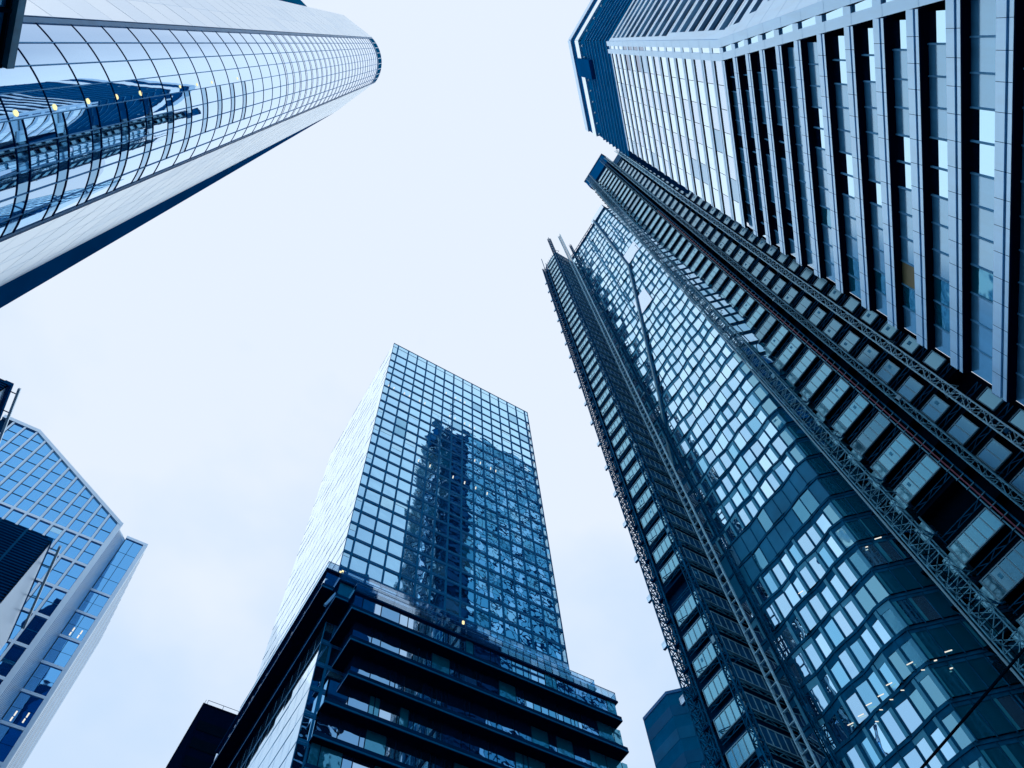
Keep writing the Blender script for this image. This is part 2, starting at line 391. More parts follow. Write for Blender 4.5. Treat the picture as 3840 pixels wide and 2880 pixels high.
        while a < wid - 1.2:
            pw = R.choice((1.25, 2.7, 2.7, .7)) if i < 8 else 2.7
            pw = min(pw, wid - .3 - a)
            m = pick(R, [('glass_deck', .60), ('glass_deck_bright', .20), ('glass_low', .20)]) if i != 8 else pick(R, [('glass_low', .6), ('glass_deck', .4)])
            if i < 2: m = pick(R, [('glass_deck', .72), ('glass_low', .2), ('glass_deck_bright', .08)])
            if .15 * wid < a < .38 * wid and R.random() < .5 and 1 < i < 8: m = 'glass_deck_bright'  # sky reflection on this stretch is put in as brighter panes
            if wid - a < 3: m = 'glass_low'
            W2.quad(P.quad(a, a + pw - .14, zb + sl, zt - .1, R.uniform(-.01, .01)), m); a += pw
        W2.finish('deck_window', t, 14)
        S = Plane((x0 + (.3 if i < 5 else .03), Y1 + 1.6), (0, -1), (-1, 0)); sm = MB(); LL = Y1 + 1.6 - yf - .4; nn = 13
        for j in range(nn):
            sm.quad(S.quad(j * LL / nn + .06, (j + 1) * LL / nn - .06, zb + (sl if i < 5 else .16), zt - (.1 if i < 5 else .02), R.uniform(-.01, .01)), 'glass_side' if i > 4 else 'glass_deck')
        sm.build('deck_side_glazing', t)
        S = Plane((x1 - .3, yf + .4), (0, 1), (1, 0)); sm = MB()
        for j in range(nn): sm.quad(S.quad(j * LL / nn + .06, (j + 1) * LL / nn - .06, zb + sl, zt - .1), 'glass_blue_teal')
        sm.build('deck_side_glazing', t)
    # roof of each terrace with glass balustrade
    for x0, x1, yf, zb, zt in decks[:3]:
        mb = MB(); mb.box(x0, x1, yf, Y1 + 1.5, zt - .05, zt + .25, 'navy'); mb.build('terrace_edge', t)
        bz0, bz1 = zt + .27, zt + 1.75
        B = MB(); p = []
        n = 15; w = (x1 - x0 - .2) / n
        for j in range(n): B.box(x0 + .1 + j * w + .02, x0 + .1 + (j + 1) * w - .02, yf + .1, yf + .13, bz0, bz1, 'balustrade')
        for xx in (x0 + .1, x1 - .13):
            for j in range(10): B.box(xx, xx + .03, yf + .2 + j * 3.2, yf + .2 + (j + 1) * 3.2 - .05, bz0, bz1, 'balustrade')
        o = B.build('balustrade', t)
        B = MB(); B.box(x0 + .08, x1 - .1, yf + .08, yf + .15, bz1, bz1 + .06, 'frame_thin')
        for xx in (x0 + .08, x1 - .15): B.box(xx, xx + .07, yf + .15, yf + 32, bz1, bz1 + .06, 'frame_thin')
        B.build('handrail', t)
    # inclined corner struts and a small lamp on the first terrace
    mb = MB()
    for x in (17.6, 19.6): mb.beam((x, 69.2, 84.7), (x + 1.3, 69.0, 88.3), .34, 'line_blue')
    mb.build('corner_strut', t)
    mb = MB()
    for x, y, z in ((19.0, 69.7, 93.1), (18.7, 69.7, 92.75), (37.0, 66.3, 88.9)): mb.box(x - .15, x + .15, y - .2, y, z - .2, z + .35, 'lamp_warm')
    mb.build('terrace_lamp', t)
LAMPS_C = [(20.0,164.1),(21.3,164.1),(24.0,164.1),(25.3,164.1),(27.9,164.2),(29.3,164.3),(34.6,175.8),(37.3,175.9),(38.6,175.9),(39.9,175.9),(35.9,164.3),(37.3,164.4),(39.9,164.3),(41.2,164.4),(42.6,164.4),
 (29.4,137.5),(32.0,137.6),(37.3,137.6),(40.0,137.6),(42.6,137.6),(45.3,137.6),(42.5,148.9),(43.9,149.0),(46.5,148.8),(47.8,148.8)]
build_central()

# ================================================================ white tower with the rounded glass bay
def build_round():
    R = random.Random(5)
    t = thing('rounded_tower', 'white panelled tower with a rounded glass bay between two flat white walls', 'tower', (-25, 22, 0))
    H = 190.0
    ccx, ccy, cr_ = -20.56, 16.40, 6.776
    aa0 = math.atan2(9.97 - ccy, -18.36 - ccx); aa1 = math.atan2(17.56 - ccy, -13.88 - ccx)
    P = lambda a, o=0: (ccx + (cr_ + o) * math.cos(a), ccy + (cr_ + o) * math.sin(a))
    nb = 9; ab = [aa0 + (aa1 - aa0) * j / nb for j in range(nb + 1)]
    # walls: thick white slabs
    A0, A1 = (-18.63, 9.75), (-25.9, 8.95)
    B0, B1 = (-13.82, 17.68), (-18.70, 27.95)
    poly = [(-25.7, 9.35), (A0[0] - .1, A0[1] + .4)] + [P(a, -.25) for a in ab] + [(B0[0] - .4, B0[1] + .05), (-19.0, 27.9), (-30, 30), (-34, 18)]
    mb = MB(); mb.prism(poly, 4, H - .4, 'navy'); mb.build('tower_body', t)
    for nm, (p, q) in (('white_wall', (A1, A0)), ('white_wall', (B0, B1))):
        d = Vector((q[0] - p[0], q[1] - p[1])); ln = d.length; u = d / ln; n = (u.y, -u.x)
        Wl = Plane(p, (u.x, u.y), n); mb = MB(); Wl.box(mb, 0, ln, 4, H, -.35, -.012, 'white_panel')
        z = 6.0 - 3.65
        while z < H - .1:
            k = 0
            while k * 2.43 < ln - .05:
                a0, a1 = k * 2.43, min(ln, (k + 1) * 2.43); z0, z1 = max(4, z), min(H, z + 3.65); e = R.uniform(-.002, .002); e2 = R.uniform(-.003, .003)
                mb.quad([Wl.pt(a0, z0, e), Wl.pt(a1, z0, -e), Wl.pt(a1, z1, -e + e2), Wl.pt(a0, z1, e + e2)], pick(R, [('white_panel', .62), ('white_panel_cool', .22), ('white_panel_dull', .16)])); k += 1
            z += 3.65
        w = mb.build(nm, t)
        mb = MB(); z = 6.0
        while z < H: Wl.box(mb, 0.02, ln - .02, z, z + .03, -.02, .006, 'white_panel_joint'); z += 3.65
        k = 1
        while k * 2.43 < ln: Wl.box(mb, k * 2.43, k * 2.43 + .02, 4, H - .1, -.02, .007, 'white_panel_joint'); k += 1
        mb.build('panel_joint', w)
    # glass bay
    rows = [44.1 - 3.65 * k for k in range(7, -1, -1)] ; z = 44.1
    while z < 180: z += 3.65; rows.append(z)
    rows = [r for r in rows if r < 180.5] + [182.2]
    W = Pieces()
    for k in range(len(rows) - 1):
        for j in range(nb):
            mb = MB(); sub = 4; pts = []
            for i in range(sub):
                a0 = ab[j] + (ab[j + 1] - ab[j]) * i / sub; a1 = ab[j] + (ab[j + 1] - ab[j]) * (i + 1) / sub
                mb.quad([(*P(a0), rows[k]), (*P(a1), rows[k]), (*P(a1), rows[k + 1]), (*P(a0), rows[k + 1])], 'glass_bay')
            # weld neighbours so the pane shades as one curve
            vv = []; idx = {}
            for v in mb.v:
                key = tuple(round(c, 4) for c in v)
                if key not in idx: idx[key] = len(vv); vv.append(v)
            mb.f = [tuple(idx[tuple(round(c, 4) for c in mb.v[q])] for q in f) for f in mb.f]; mb.v = vv
            W.add(mb, [(*P(ab[j]), rows[k]), (*P(ab[j + 1]), rows[k]), (*P(ab[j + 1]), rows[k + 1]), (*P(ab[j]), rows[k + 1])])
    W.finish('window', t, smooth=True)
    def ring(mb, z0, z1, o0, o1, m, a0=aa0, a1=aa1, n=36):
        for i in range(n):
            u0 = a0 + (a1 - a0) * i / n; u1 = a0 + (a1 - a0) * (i + 1) / n
            mb.hexa([(*P(u0, o0), z0), (*P(u1, o0), z0), (*P(u1, o1), z0), (*P(u0, o1), z0), (*P(u0, o0), z1), (*P(u1, o0), z1), (*P(u1, o1), z1), (*P(u0, o1), z1)], m)
    for z in rows[:-1]:
        mb = MB(); ring(mb, z - .035, z + .035, -.02, .03, 'dark_joint' if z < 62 else 'frame_thin' if z < 84 else 'line_blue'); mb.build('transom', t)
    mb = MB()
    for z in rows:
        if z > 88: ring(mb, z - .80, z - .72, -.02, .03, 'line_blue')
        if z > 88: ring(mb, z - .70, z - .06, .004, .012, 'lavender_panel')
    mb.build('spandrel_line', t)
    for a in ab[1:-1]:
        mb = MB(); x, y = P(a, .0); da = .026 / cr_
        p = [(*P(a - da, -.03),), (*P(a + da, -.03),), (*P(a + da, .04),), (*P(a - da, .04),)]
        mb.hexa([(*q, 15) for q in p] + [(*q, 182.2) for q in p], 'line_blue'); mb.build('mullion', t)
    # opaque strips beside the middle bays, lower floors
    for k in range(len(rows) - 1):
        if 26 < rows[k] < 76:
            mb = MB(); lim = 3 + (2 if rows[k] < 52 else 1)
            ring(mb, rows[k] + .06, rows[k] + 1.0, .006, .012, 'glass_bay_dark', ab[4], ab[min(nb, 4 + lim - (1 if rows[k] > 62 else 0))], 12)
            ring(mb, rows[k] + .98, rows[k] + 1.05, -.01, .05, 'dark_joint', ab[4], ab[min(nb, 4 + lim - (1 if rows[k] > 62 else 0))], 12)
            mb.build('opening_vent', t)
    # bright dark crown with fins
    mb = MB(); ring(mb, 182.2, H, -.1, .02, 'metal_blue'); mb.build('crown_band', t)
    mb = MB()
    for j in range(nb + 1):
        a = ab[j]; da = .05
        if j in (0, nb): continue
        mb.hexa([(*P(a - da * .15, 0), 182.2), (*P(a + da * .15, 0), 182.2), (*P(a + da * .15, .1), 182.2), (*P(a - da * .15, .1), 182.2),
                 (*P(a - da * .15, 0), H), (*P(a + da * .15, 0), H), (*P(a + da * .15, .1), H), (*P(a - da * .15, .1), H)], 'grid_white')
    ring(mb, 182.1, 182.4, 0, .08, 'grid_white'); ring(mb, H - .1, H + .1, -.1, .08, 'grid_white'); mb.build('crown_fin', t)
    # grey jamb bands with dark gaps at both sides of the bay
    for p, q, m in (((-18.36, 9.97), (-18.60, 9.83), 'grey_band'), ((-18.56, 9.86), (-18.66, 9.78), 'dark_joint'),
                    ((-13.88, 17.56), (-13.84, 17.70), 'grey_band'), ((-13.82, 17.64), (-13.82, 17.74), 'dark_joint')):
        mb = MB(); d = Vector((q[0] - p[0], q[1] - p[1])); u = d.normalized(); n = (u.y, -u.x)
        if n[0] * p[0] + n[1] * p[1] > 0: n = (-n[0], -n[1])
        w = Plane(p, (u.x, u.y), n); w.box(mb, 0, d.length, 5, H - .1, -.5, .05 if m == 'grey_band' else .02, m); mb.build('jamb_band', t)
    # dark side wall seen as a sliver, splaying out towards the ground
    mb = MB()
    zt, zb = H - 2, 4
    mb.hexa([(-18.72, 27.9, zb), (-18.30, 30.2, zb), (-24, 31, zb), (-24, 28, zb), (-18.72, 27.96, zt), (-18.74, 28.05, zt), (-24, 28.6, zt), (-24, 28, zt)], 'navy_side'); mb.build('dark_side_wall', t)
    # lower glass wing beyond the upper white wall
    mb = MB(); mb.hexa([(-25.95, 9.0, 4), (-60, -2.0, 4), (-60, 20, 4), (-30, 22, 4), (-25.95, 9.0, 148.5), (-60, -2.0, 132), (-60, 20, 132), (-30, 22, 148.5)], 'metal_blue'); mb.build('glass_wing', t)
    # ceiling lamps just behind the glass line
    for az, z in ((141, 37.5), (141, 40.9), (141.1, 44.4), (141.1, 47.9), (141.1, 51.3), (141.2, 58.2), (141.1, 61.7), (141.1, 65.2), (141.1, 72.3)):
        r = math.radians(az)
        # point on the bay in that direction
        dx, dy = math.cos(r), math.sin(r); bq = dx * ccx + dy * ccy; c2 = ccx ** 2 + ccy ** 2 - cr_ ** 2; s = bq - math.sqrt(bq * bq - c2)
        a = math.atan2(s * dy - ccy, s * dx - ccx)
        mb = MB(); ww = .145 if z < 55 else .11
        c = P(a, .02); tx, ty = -math.sin(a), math.cos(a)
        mb.quad([(c[0] + tx * ww * math.cos(k * math.pi / 6), c[1] + ty * ww * math.cos(k * math.pi / 6), z + 1.35 * ww * math.sin(k * math.pi / 6)) for k in range(12)], 'lamp_warm')
        mb.build('ceiling_lamp', t)
build_round()
# ================================================================ stone-banded tower on the right
def build_stone():
    R = random.Random(21)
    t = thing('stone_banded_tower', 'tall tower with pale horizontal stone bands, deep black recesses and a dark louvred crown', 'tower', (35, -20, 0))
    c = math.sqrt(.5)
    B1 = (21.0, -10.9)
    M = Plane(B1, (c, c), (-c, c)); LEN = 15.9
    up = [138.7, 135.0, 131.3, 127.6, 123.7, 119.9, 115.9, 111.9, 108.1, 104.2, 100.2, 96.4, 92.6, 88.9, 85.2, 81.6, 78.2]
    lo = [78.2, 74.6, 71.1, 67.6, 64.0, 60.3, 56.3, 52.2, 48.5, 44.9, 41.25, 37.4, 33.6, 29.9, 26.2, 22.5, 18.8]
    sh = lambda z: max(0.0, (78.5 - z) * .0945)
    ZF = 78.5
    # core
    mb = MB(); mb.prism([(20.5, -12.6), (21.6, -12.0), (32.4, -1.2), (33.2, -.4), (46, -.4), (46, -45), (20.5, -45)], 3, 140, 'soffit_dark'); mb.build('tower_body', t)
    mb = MB(); mb.hexa([(15.4, -19.9, 3), (21.2, -13.6, 3), (21.2, -45, 3), (15.4, -45, 3), (20.6, -13.6, ZF), (21.2, -13.0, ZF), (21.2, -45, ZF), (20.6, -45, ZF)], 'soffit_dark'); mb.build('flared_base', t)
    # ---- upper storeys: nearly flush, mirror panes
    W = Pieces()
    n = 7; w = LEN / n
    for k in range(len(up) - 1):
        zt, zb = up[k], up[k + 1]
        for j in range(n):
            r = R.random()
            m = 'glass_flush' if r < .74 else 'lavender_panel' if r < .9 else 'blind_panel'
            if k in (3, 4, 5, 6) and j == 0: m = 'glass_black' if R.random() < .9 else m
            if (j in (2,) and k > 3) or (j == 4 and 5 < k < 12): m = 'lavender_panel' if R.random() < .6 else m
            W.quad(M.quad(j * w + .03, (j + 1) * w - .03, zb + .02, zt - 1.02, R.uniform(-.004, .004)), m)
    # ---- lower storeys: panes deep behind the bands
    n2 = 6
    for k in range(len(lo) - 1):
        zt, zb = lo[k], lo[k + 1]; s0 = -sh(zt) + .2; w2 = (LEN - s0) / n2; D = .32
        ph = (k // 2) % 3
        for j in range(n2 * 2):
            a0, a1 = s0 + j * w2 / 2, s0 + (j + 1) * w2 / 2
            m = 'glass_deep' if (j + ph) % 5 in (0, 1) and R.random() < .93 else 'blind_panel'
            if k % 7 == 4: m = 'blind_panel'
            if k > 4 and j > 6 and m == 'glass_deep': m = 'glass_low'
            if k == 8 and j == 9: m = 'tan_panel'
            W.quad(M.quad(a0 + .03, a1 - .03, zb + .0, zt - 1.0, -D + R.uniform(-.004, .004)), m)
    W.finish('window', t)
    mbj = MB()
    for k in range(len(lo) - 1):
        zt, zb = lo[k], lo[k + 1]; s0 = -sh(zt) + .2; w2 = (LEN - s0) / 12
        for j in range(1, 12):
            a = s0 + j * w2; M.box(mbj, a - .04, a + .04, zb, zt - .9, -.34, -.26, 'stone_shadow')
    mbj.build('window_bar', t)
    mb = MB(); M.box(mb, -7.5, LEN, 17.0, 17.6, -9, .1, 'soffit_dark'); mb.build('base_soffit', t)
    # bands
    for k, z in enumerate(up):
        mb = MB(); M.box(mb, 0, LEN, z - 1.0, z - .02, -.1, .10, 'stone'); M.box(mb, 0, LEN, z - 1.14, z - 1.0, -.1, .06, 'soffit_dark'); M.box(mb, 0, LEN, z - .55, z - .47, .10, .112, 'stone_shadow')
        mb.build('stone_band', t)
    for k, z in enumerate(lo[1:]):
        mb = MB(); s0 = -sh(z); d = .02
        fz = 1.22
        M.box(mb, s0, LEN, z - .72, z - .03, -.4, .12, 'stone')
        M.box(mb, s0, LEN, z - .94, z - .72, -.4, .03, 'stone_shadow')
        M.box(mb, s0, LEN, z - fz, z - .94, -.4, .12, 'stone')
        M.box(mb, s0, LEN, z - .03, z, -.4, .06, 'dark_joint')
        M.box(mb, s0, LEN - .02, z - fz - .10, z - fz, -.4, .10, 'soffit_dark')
        a = s0 + 1.3
        while a < LEN: M.box(mb, a, a + .025, z - fz, z - .04, .12, .124, 'dark_joint'); a += 1.32
        mb.build('stone_band', t)
    mb = MB()
    for z in up + lo[1:]: mb.box(32.3, 46, -.34, -.2, z - 1.1, z, 'stone')
    mb.build('rear_band', t)
    # ---- corner ribs, splayed below
    for a0, a1 in ((-1.84, -1.12), (-.62, .03)):
        mb = MB(); M.box(mb, a0, a1, ZF, 140.5, -.4, .16, 'stone')
        z2 = 3; s = sh(z2)
        mb.hexa([M.pt(a0 - s, z2, -.4), M.pt(a1 - s, z2, -.4), M.pt(a1 - s, z2, .16), M.pt(a0 - s, z2, .16),
                 M.pt(a0, ZF, -.4), M.pt(a1, ZF, -.4), M.pt(a1, ZF, .16), M.pt(a0, ZF, .16)], 'stone')
        z = 6
        while z < 138:
            ss = sh(z); M.box(mb, a0 - ss + .02, a1 - ss - .02, z, z + .03, .16, .164, 'panel_joint'); z += 3.75
        mb.build('corner_rib', t)
    CW = Pieces()
    for L_, flu in ((up, True), (lo, False)):
        for k in range(len(L_) - 1):
            zt, zb = L_[k], L_[k + 1]; s1 = sh(zb); s2 = sh(zt); mid = (zb + zt) / 2 ; sm = sh(mid)
            m = 'glass_flush' if flu and k not in (3, 4, 5, 6) else 'glass_black' if flu else 'glass_deep'
            o = 0.06 if flu else -.05
            CW.quad([M.pt(-1.12 - s1, zb + .1, o), M.pt(-.62 - s1, zb + .1, o), M.pt(-.62 - s2, zt - 1.1, o), M.pt(-1.12 - s2, zt - 1.1, o)], m)
    CW.finish('corner_window', t, 40)
    for L_ in (up, lo[1:]):
        for z in L_:
            mb = MB(); s = sh(z); M.box(mb, -1.12 - s, -.62 - s, z - 1.0, z, -.3, .10, 'stone'); mb.build('corner_spandrel', t)
    # ---- left wall, upright above and splayed below
    xl = lambda z: 19.72 - max(0, ZF - z) * .0668
    yl = lambda z: -12.25 - max(0, ZF - z) * .0668
    LW = Pieces()
    for k in range(len(up) - 1):
        zt, zb = up[k], up[k + 1]
        y = yl(zb) - (.9 if 3 <= k else .5)
        j = 0
        while y > -44:
            w = 1.9; m = 'glass_black' if R.random() < .62 else 'glass_flush'
            if k in (1, 2, 3, 4) and y > -19 and y < -14: m = 'glass_flush' if k < 6 and (y < -16) else 'glass_black'
            LW.quad([(20.1, y, zb + .02), (20.1, y - w + .04, zb + .02), (20.1, y - w + .04, zt - 1.2), (20.1, y, zt - 1.2)], m); y -= w
    for k in range(5):
        zt, zb = lo[k], lo[k + 1]; y = yl(zb) - 1.2 - k * .55
        while y > -44:
            w = 1.9; x0, x1 = xl(zb) + .38, xl(zt) + .38
            LW.quad([(x0, y, zb + .3), (x0, y - w + .04, zb + .3), (x1, y - w + .04, zt - 1.2), (x1, y, zt - 1.2)], 'glass_black'); y -= w
    LW.finish('side_window', t, 70)
    for k, z in enumerate(up):
        mb = MB(); mb.box(19.72, 20.2, -45, -12.4, z - 1.2, z - .3, 'stone'); mb.box(19.70, 19.76, -45, -12.4, z - .3, z, 'glass_flush'); mb.build('side_band', t)
    for k, z in enumerate(lo[1:9]):
        zt, zb = z + .1, z - 1.5
        mb = MB(); mb.hexa([(xl(zb), -45, zb), (xl(zb) + .5, -45, zb), (xl(zb) + .5, yl(zb), zb), (xl(zb), yl(zb), zb), (xl(zt), -45, zt), (xl(zt) + .5, -45, zt), (xl(zt) + .5, yl(zt), zt), (xl(zt), yl(zt), zt)], 'stone'); mb.build('side_band', t)
    # plain stone margin beside the corner
    mb = MB()
    def slab(y0, y1, z0, z1, o=.03):
        mb.hexa([(xl(z0) - o, yl(z0) + y0, z0), (xl(z0) + .3, yl(z0) + y0, z0), (xl(z0) + .3, yl(z0) + y1, z0), (xl(z0) - o, yl(z0) + y1, z0),
                 (xl(z1) - o, yl(z1) + y0, z1), (xl(z1) + .3, yl(z1) + y0, z1), (xl(z1) + .3, yl(z1) + y1, z1), (xl(z1) - o, yl(z1) + y1, z1)], 'stone')
    slab(-.9, .02, ZF, 100); slab(-.5, .02, 100, 139)
    for k in range(12): slab(-1.1 - k * .55, .02, lo[k + 1] - .2, lo[k] - .25 if k else ZF)
    mb.build('stone_margin', t)
    # ---- crown
    Cc = (19.6, -12.3)
    K = Plane(Cc, (c, c), (-c, c)); KL = 19.4
    mb = MB(); mb.prism([(19.75, -12.25), (33.2, 1.2), (46, 1.2), (46, -45), (19.75, -45)], 139.5, 189, 'louvre'); mb.build('crown_wall', t)
    def course(name, z0, z1, o, m):
        mb = MB(); K.box(mb, -o * .41, KL + .0, z0, z1, -.3, o, m)
        mb.box(19.6 - o, 19.9, -45, -12.3 + o * .0, z0, z1, m); mb.build(name, t)
    for z in (142.0, 145.3, 148.4, 152.1, 155.7, 159.7, 163.3, 166.9): course('crown_line', z - .09, z + .09, .10, 'louvre_line')
    course('crown_strip', 174.6, 180.0, .35, 'white_panel')
    course('crown_gutter', 180.2, 185.0, .2, 'navy_side')
    course('crown_cap', 185.2, 190.0, .6, 'stone')
    mb = MB(); K.box(mb, 3.4, 7.0, 162, 181.5, -.2, .7, 'navy_side'); mb.build('access_cradle', t)
    for i in range(9):
        p = K.pt(.9 + i * 2.2, 170.5, .2); mb = MB(); mb.box(p[0] - .15, p[0] + .15, p[1] - .15, p[1] + .15, 170, 170.8, 'steel_light'); mb.build('crown_lamp', t)
    for i in range(7):
        mb = MB(); mb.box(19.3, 19.6, -14.5 - i * 2.6, -14.2 - i * 2.6, 170, 170.8, 'steel_light'); mb.build('crown_lamp', t)
build_stone()
# ================================================================ towers under construction
def lattice(name, label, cat, cx_, cy_, z0, z1, wx, wy, step, tube, m, group=None, rung=None, faces='xy', extra=None):
    """upright truss mast: four legs and the web between them"""
    t = thing(name, label, cat, (cx_, cy_, z0), group)
    X = (cx_ - wx / 2, cx_ + wx / 2); Y = (cy_ - wy / 2, cy_ + wy / 2)
    for x in X:
        for y in Y:
            mb = MB(); mb.box(x - tube / 2, x + tube / 2, y - tube / 2, y + tube / 2, z0, z1, m); mb.build('leg', t)
    z = z0; k = 0; tb = tube * .72
    if 'd' not in faces:
        RU = Pieces()
        while z + step <= z1:
            for x in X: mb = MB(); mb.beam((x, Y[0], z), (x, Y[1], z), tb, rung or m); RU.add(mb, [(x, Y[0], z), (x, Y[1], z), (x, Y[1], z + .2), (x, Y[0], z + .2)])
            z += step
        RU.finish('rung', t); return t
    mb = MB()
    while z + step <= z1:
        for x in X:
            mb.beam((x, Y[0], z), (x, Y[1], z), tb, rung or m)
            a, b = (Y[0], Y[1]) if k % 2 else (Y[1], Y[0])
            if 'd' in faces: mb.beam((x, a, z), (x, b, z + step), tb * .8, m)
        for y in Y:
            mb.beam((X[0], y, z), (X[1], y, z), tb, rung or m)
            a, b = (X[0], X[1]) if k % 2 else (X[1], X[0])
            if 'd' in faces: mb.beam((a, y, z), (b, y, z + step), tb * .8, m)
        z += step; k += 1
    mb.build('bracing', t)
    R = random.Random(int(cy_ * 100)); z = z0 + 9
    while z < z1 - 8:                                   # ties back to the wall, boxes and cables
        mb = MB(); mb.beam((X[1], Y[0], z), (X[1] + 1.1, Y[0] - .35, z + .1), tb, m); mb.beam((X[1], Y[1], z), (X[1] + 1.1, Y[1] + .35, z + .1), tb, m); mb.beam((X[1] + 1.0, Y[0] - .35, z + .1), (X[1] + 1.0, Y[1] + .35, z + .1), tb, m); mb.build('wall_tie', t)
        if R.random() < .45:
            mb = MB(); y = R.uniform(Y[0], Y[1]); h = R.uniform(.4, 1.0); mb.box(X[0] - .12, X[0] + .25, y - .22, y + .22, z + 2, z + 2 + h, R.choice(('steel', 'steel_dark', 'site_frame'))); mb.build('junction_box', t)
        z += R.uniform(9, 14)
    mb = MB(); z = z0; off = R.uniform(-.1, .1)
    while z + 6 < z1:
        o2 = off + R.uniform(-.12, .12); mb.beam((X[0] - .05, cy_ + off, z), (X[0] - .05, cy_ + o2, z + 6), .05, 'black_steel'); off = o2 if abs(o2) < wy / 2 else 0; z += 6
    mb.build('supply_cable', t)
    return t
def build_fold():
    R = random.Random(31)
    t = thing('folded_glass_tower', 'pale glass tower with rippling panes and a folded corner between two scaffolded wings', 'tower', (66, 26, 0))
    X = 56.0; PITCH = 3.74
    def yc(z): return 22.1 - .1 * (z - 40) if z < 118 else 14.3 + max(0, (z - 126)) * .034
    mb = MB(); mb.prism([(57.2, 35.4), (57.2, 24.5), (66, 15.6), (66, 14.6), (85, 14.6), (85, 42), (57.2, 42)], 3, 226, 'navy'); mb.build('tower_body', t)
    zs = [4 + PITCH * k for k in range(60)]; zs = [z for z in zs if z < 228]
    c = math.sqrt(.5)
    W = Pieces(); joints = MB(); ledges = []
    for k, z in enumerate(zs[:-1]):
        zt = z + PITCH
        y0 = yc((z + zt) / 2); mech = 70 < z < 77
        n = max(6, round((35.3 - y0) / 1.5)); w = (35.3 - y0) / n
        offs = []
        for j in range(n + 1):
            q = (j + (k % 3)) % 4
            offs.append((0, .24, .34, .14)[q] * (0.75 + .25 * math.sin(k * 1.7)))
        led = MB()
        for j in range(n):
            ya, yb = y0 + j * w, y0 + (j + 1) * w; xa, xb = X - offs[j], X - offs[j + 1]
            if j == 0: xa = X
            low = z < 100
            if mech: m = pick(R, [('slate_panel', .55), ('glass_fold_dark', .35), ('blind_panel', .10)])
            elif low: m = pick(R, [('glass_fold', .66), ('glass_fold_pale', .13), ('glass_fold_teal', .14), ('glass_deep', .07)])
            else: m = pick(R, [('glass_fold', .45), ('glass_fold_pale', .15), ('glass_deep', .40)])
            if j == 0 and not mech and z < 105: m = 'glass_corner_teal'
            if j == 1 and z < 70 and R.random() < .4: m = 'glass_corner_teal'
            g = .05
            pane = MB(); q = [(xa, ya + g, z + .20), (xb, yb - g, z + .20), (xb, yb - g, zt - .16), (xa, ya + g, zt - .16)]
            pane.quad(q, m)
            # frame: head box and one jamb, lighter than the pane
            if not mech:
                hd = R.choice((.35, .35, .5, .8)) if z > 80 else R.choice((.5, .6, .8))
                pane.hexa([(xa + .0, ya + g, zt - .16 - hd), (xa - .03, ya + g, zt - .16 - hd), (xb - .03, yb - g, zt - .16 - hd), (xb, yb - g, zt - .16 - hd),
                           (xa + .0, ya + g, zt - .16), (xa - .03, ya + g, zt - .16), (xb - .03, yb - g, zt - .16), (xb, yb - g, zt - .16)], 'reveal' if z > 100 or R.random() < .3 else 'steel_dark')
                if R.random() < (.55 if z > 80 else .75):
                    f = .24
                    pane.hexa([(xa, ya + g, z + .2), (xa - .03, ya + g, z + .2), (xa + (xb - xa) * f - .03, ya + g + w * f, z + .2), (xa + (xb - xa) * f, ya + g + w * f, z + .2),
                               (xa, ya + g, zt - .16), (xa - .03, ya + g, zt - .16), (xa + (xb - xa) * f - .03, ya + g + w * f, zt - .16), (xa + (xb - xa) * f, ya + g + w * f, zt - .16)], 'reveal')
                if z < 90:
                    f = .88
                    pane.hexa([(xa + (xb - xa) * f, ya + w * f, z + .2), (xa + (xb - xa) * f - .03, ya + w * f, z + .2), (xb - .03, yb - g, z + .2), (xb, yb - g, z + .2),
                               (xa + (xb - xa) * f, ya + w * f, zt - .2 - hd), (xa + (xb - xa) * f - .03, ya + w * f, zt - .2 - hd), (xb - .03, yb - g, zt - .2 - hd), (xb, yb - g, zt - .2 - hd)], 'steel_dark')
            W.add(pane, q)
            joints.hexa([(xa, ya - g, z), (xa - .09, ya - g, z), (xa - .09, ya + g, z), (xa, ya + g, z), (xa, ya - g, zt), (xa - .09, ya - g, zt), (xa - .09, ya + g, zt), (xa, ya + g, zt)], 'steel_dark')
            led.hexa([(xa - .02 + .25, ya, zt - .13), (xa - .12, ya, zt - .13), (xb - .12, yb, zt - .13), (xb + .25, yb, zt - .16),
                      (xa - .02 + .25, ya, zt + .19), (xa - .12, ya, zt + .19), (xb - .12, yb, zt + .19), (xb + .25, yb, zt + .19)], 'steel_dark')
        # facet that turns away at the corner
        nf = 6; wf = 1.5
        for j in range(nf):
            a0, a1 = j * wf, (j + 1) * wf
            p0 = (X + a0 * c, y0 - a0 * c); p1 = (X + a1 * c, y0 - a1 * c)
            if z > 100: m = pick(R, [('glass_fold', .6), ('glass_fold_teal', .4)])
            else: m = pick(R, [('glass_fold_dark', .75), ('glass_fold_teal', .15), ('glass_fold_pale', .10)])
            if mech: m = 'glass_fold_dark'
            g = .05
            q = [(p1[0] - g, p1[1] + g, z + .2), (p0[0] + g, p0[1] - g, z + .2), (p0[0] + g, p0[1] - g, zt - .16), (p1[0] - g, p1[1] + g, zt - .16)]
            fb = MB(); fb.quad(q, m)
            if not mech and R.random() < .6:
                f = R.choice((.16, .22, .3)); pm = (p0[0] + (p1[0] - p0[0]) * f, p0[1] + (p1[1] - p0[1]) * f); e = .025
                fb.quad([(pm[0] - e, pm[1] - e, z + .2), (p0[0] + g - e, p0[1] - g - e, z + .2), (p0[0] + g - e, p0[1] - g - e, zt - .16), (pm[0] - e, pm[1] - e, zt - .16)], 'reveal_dim')
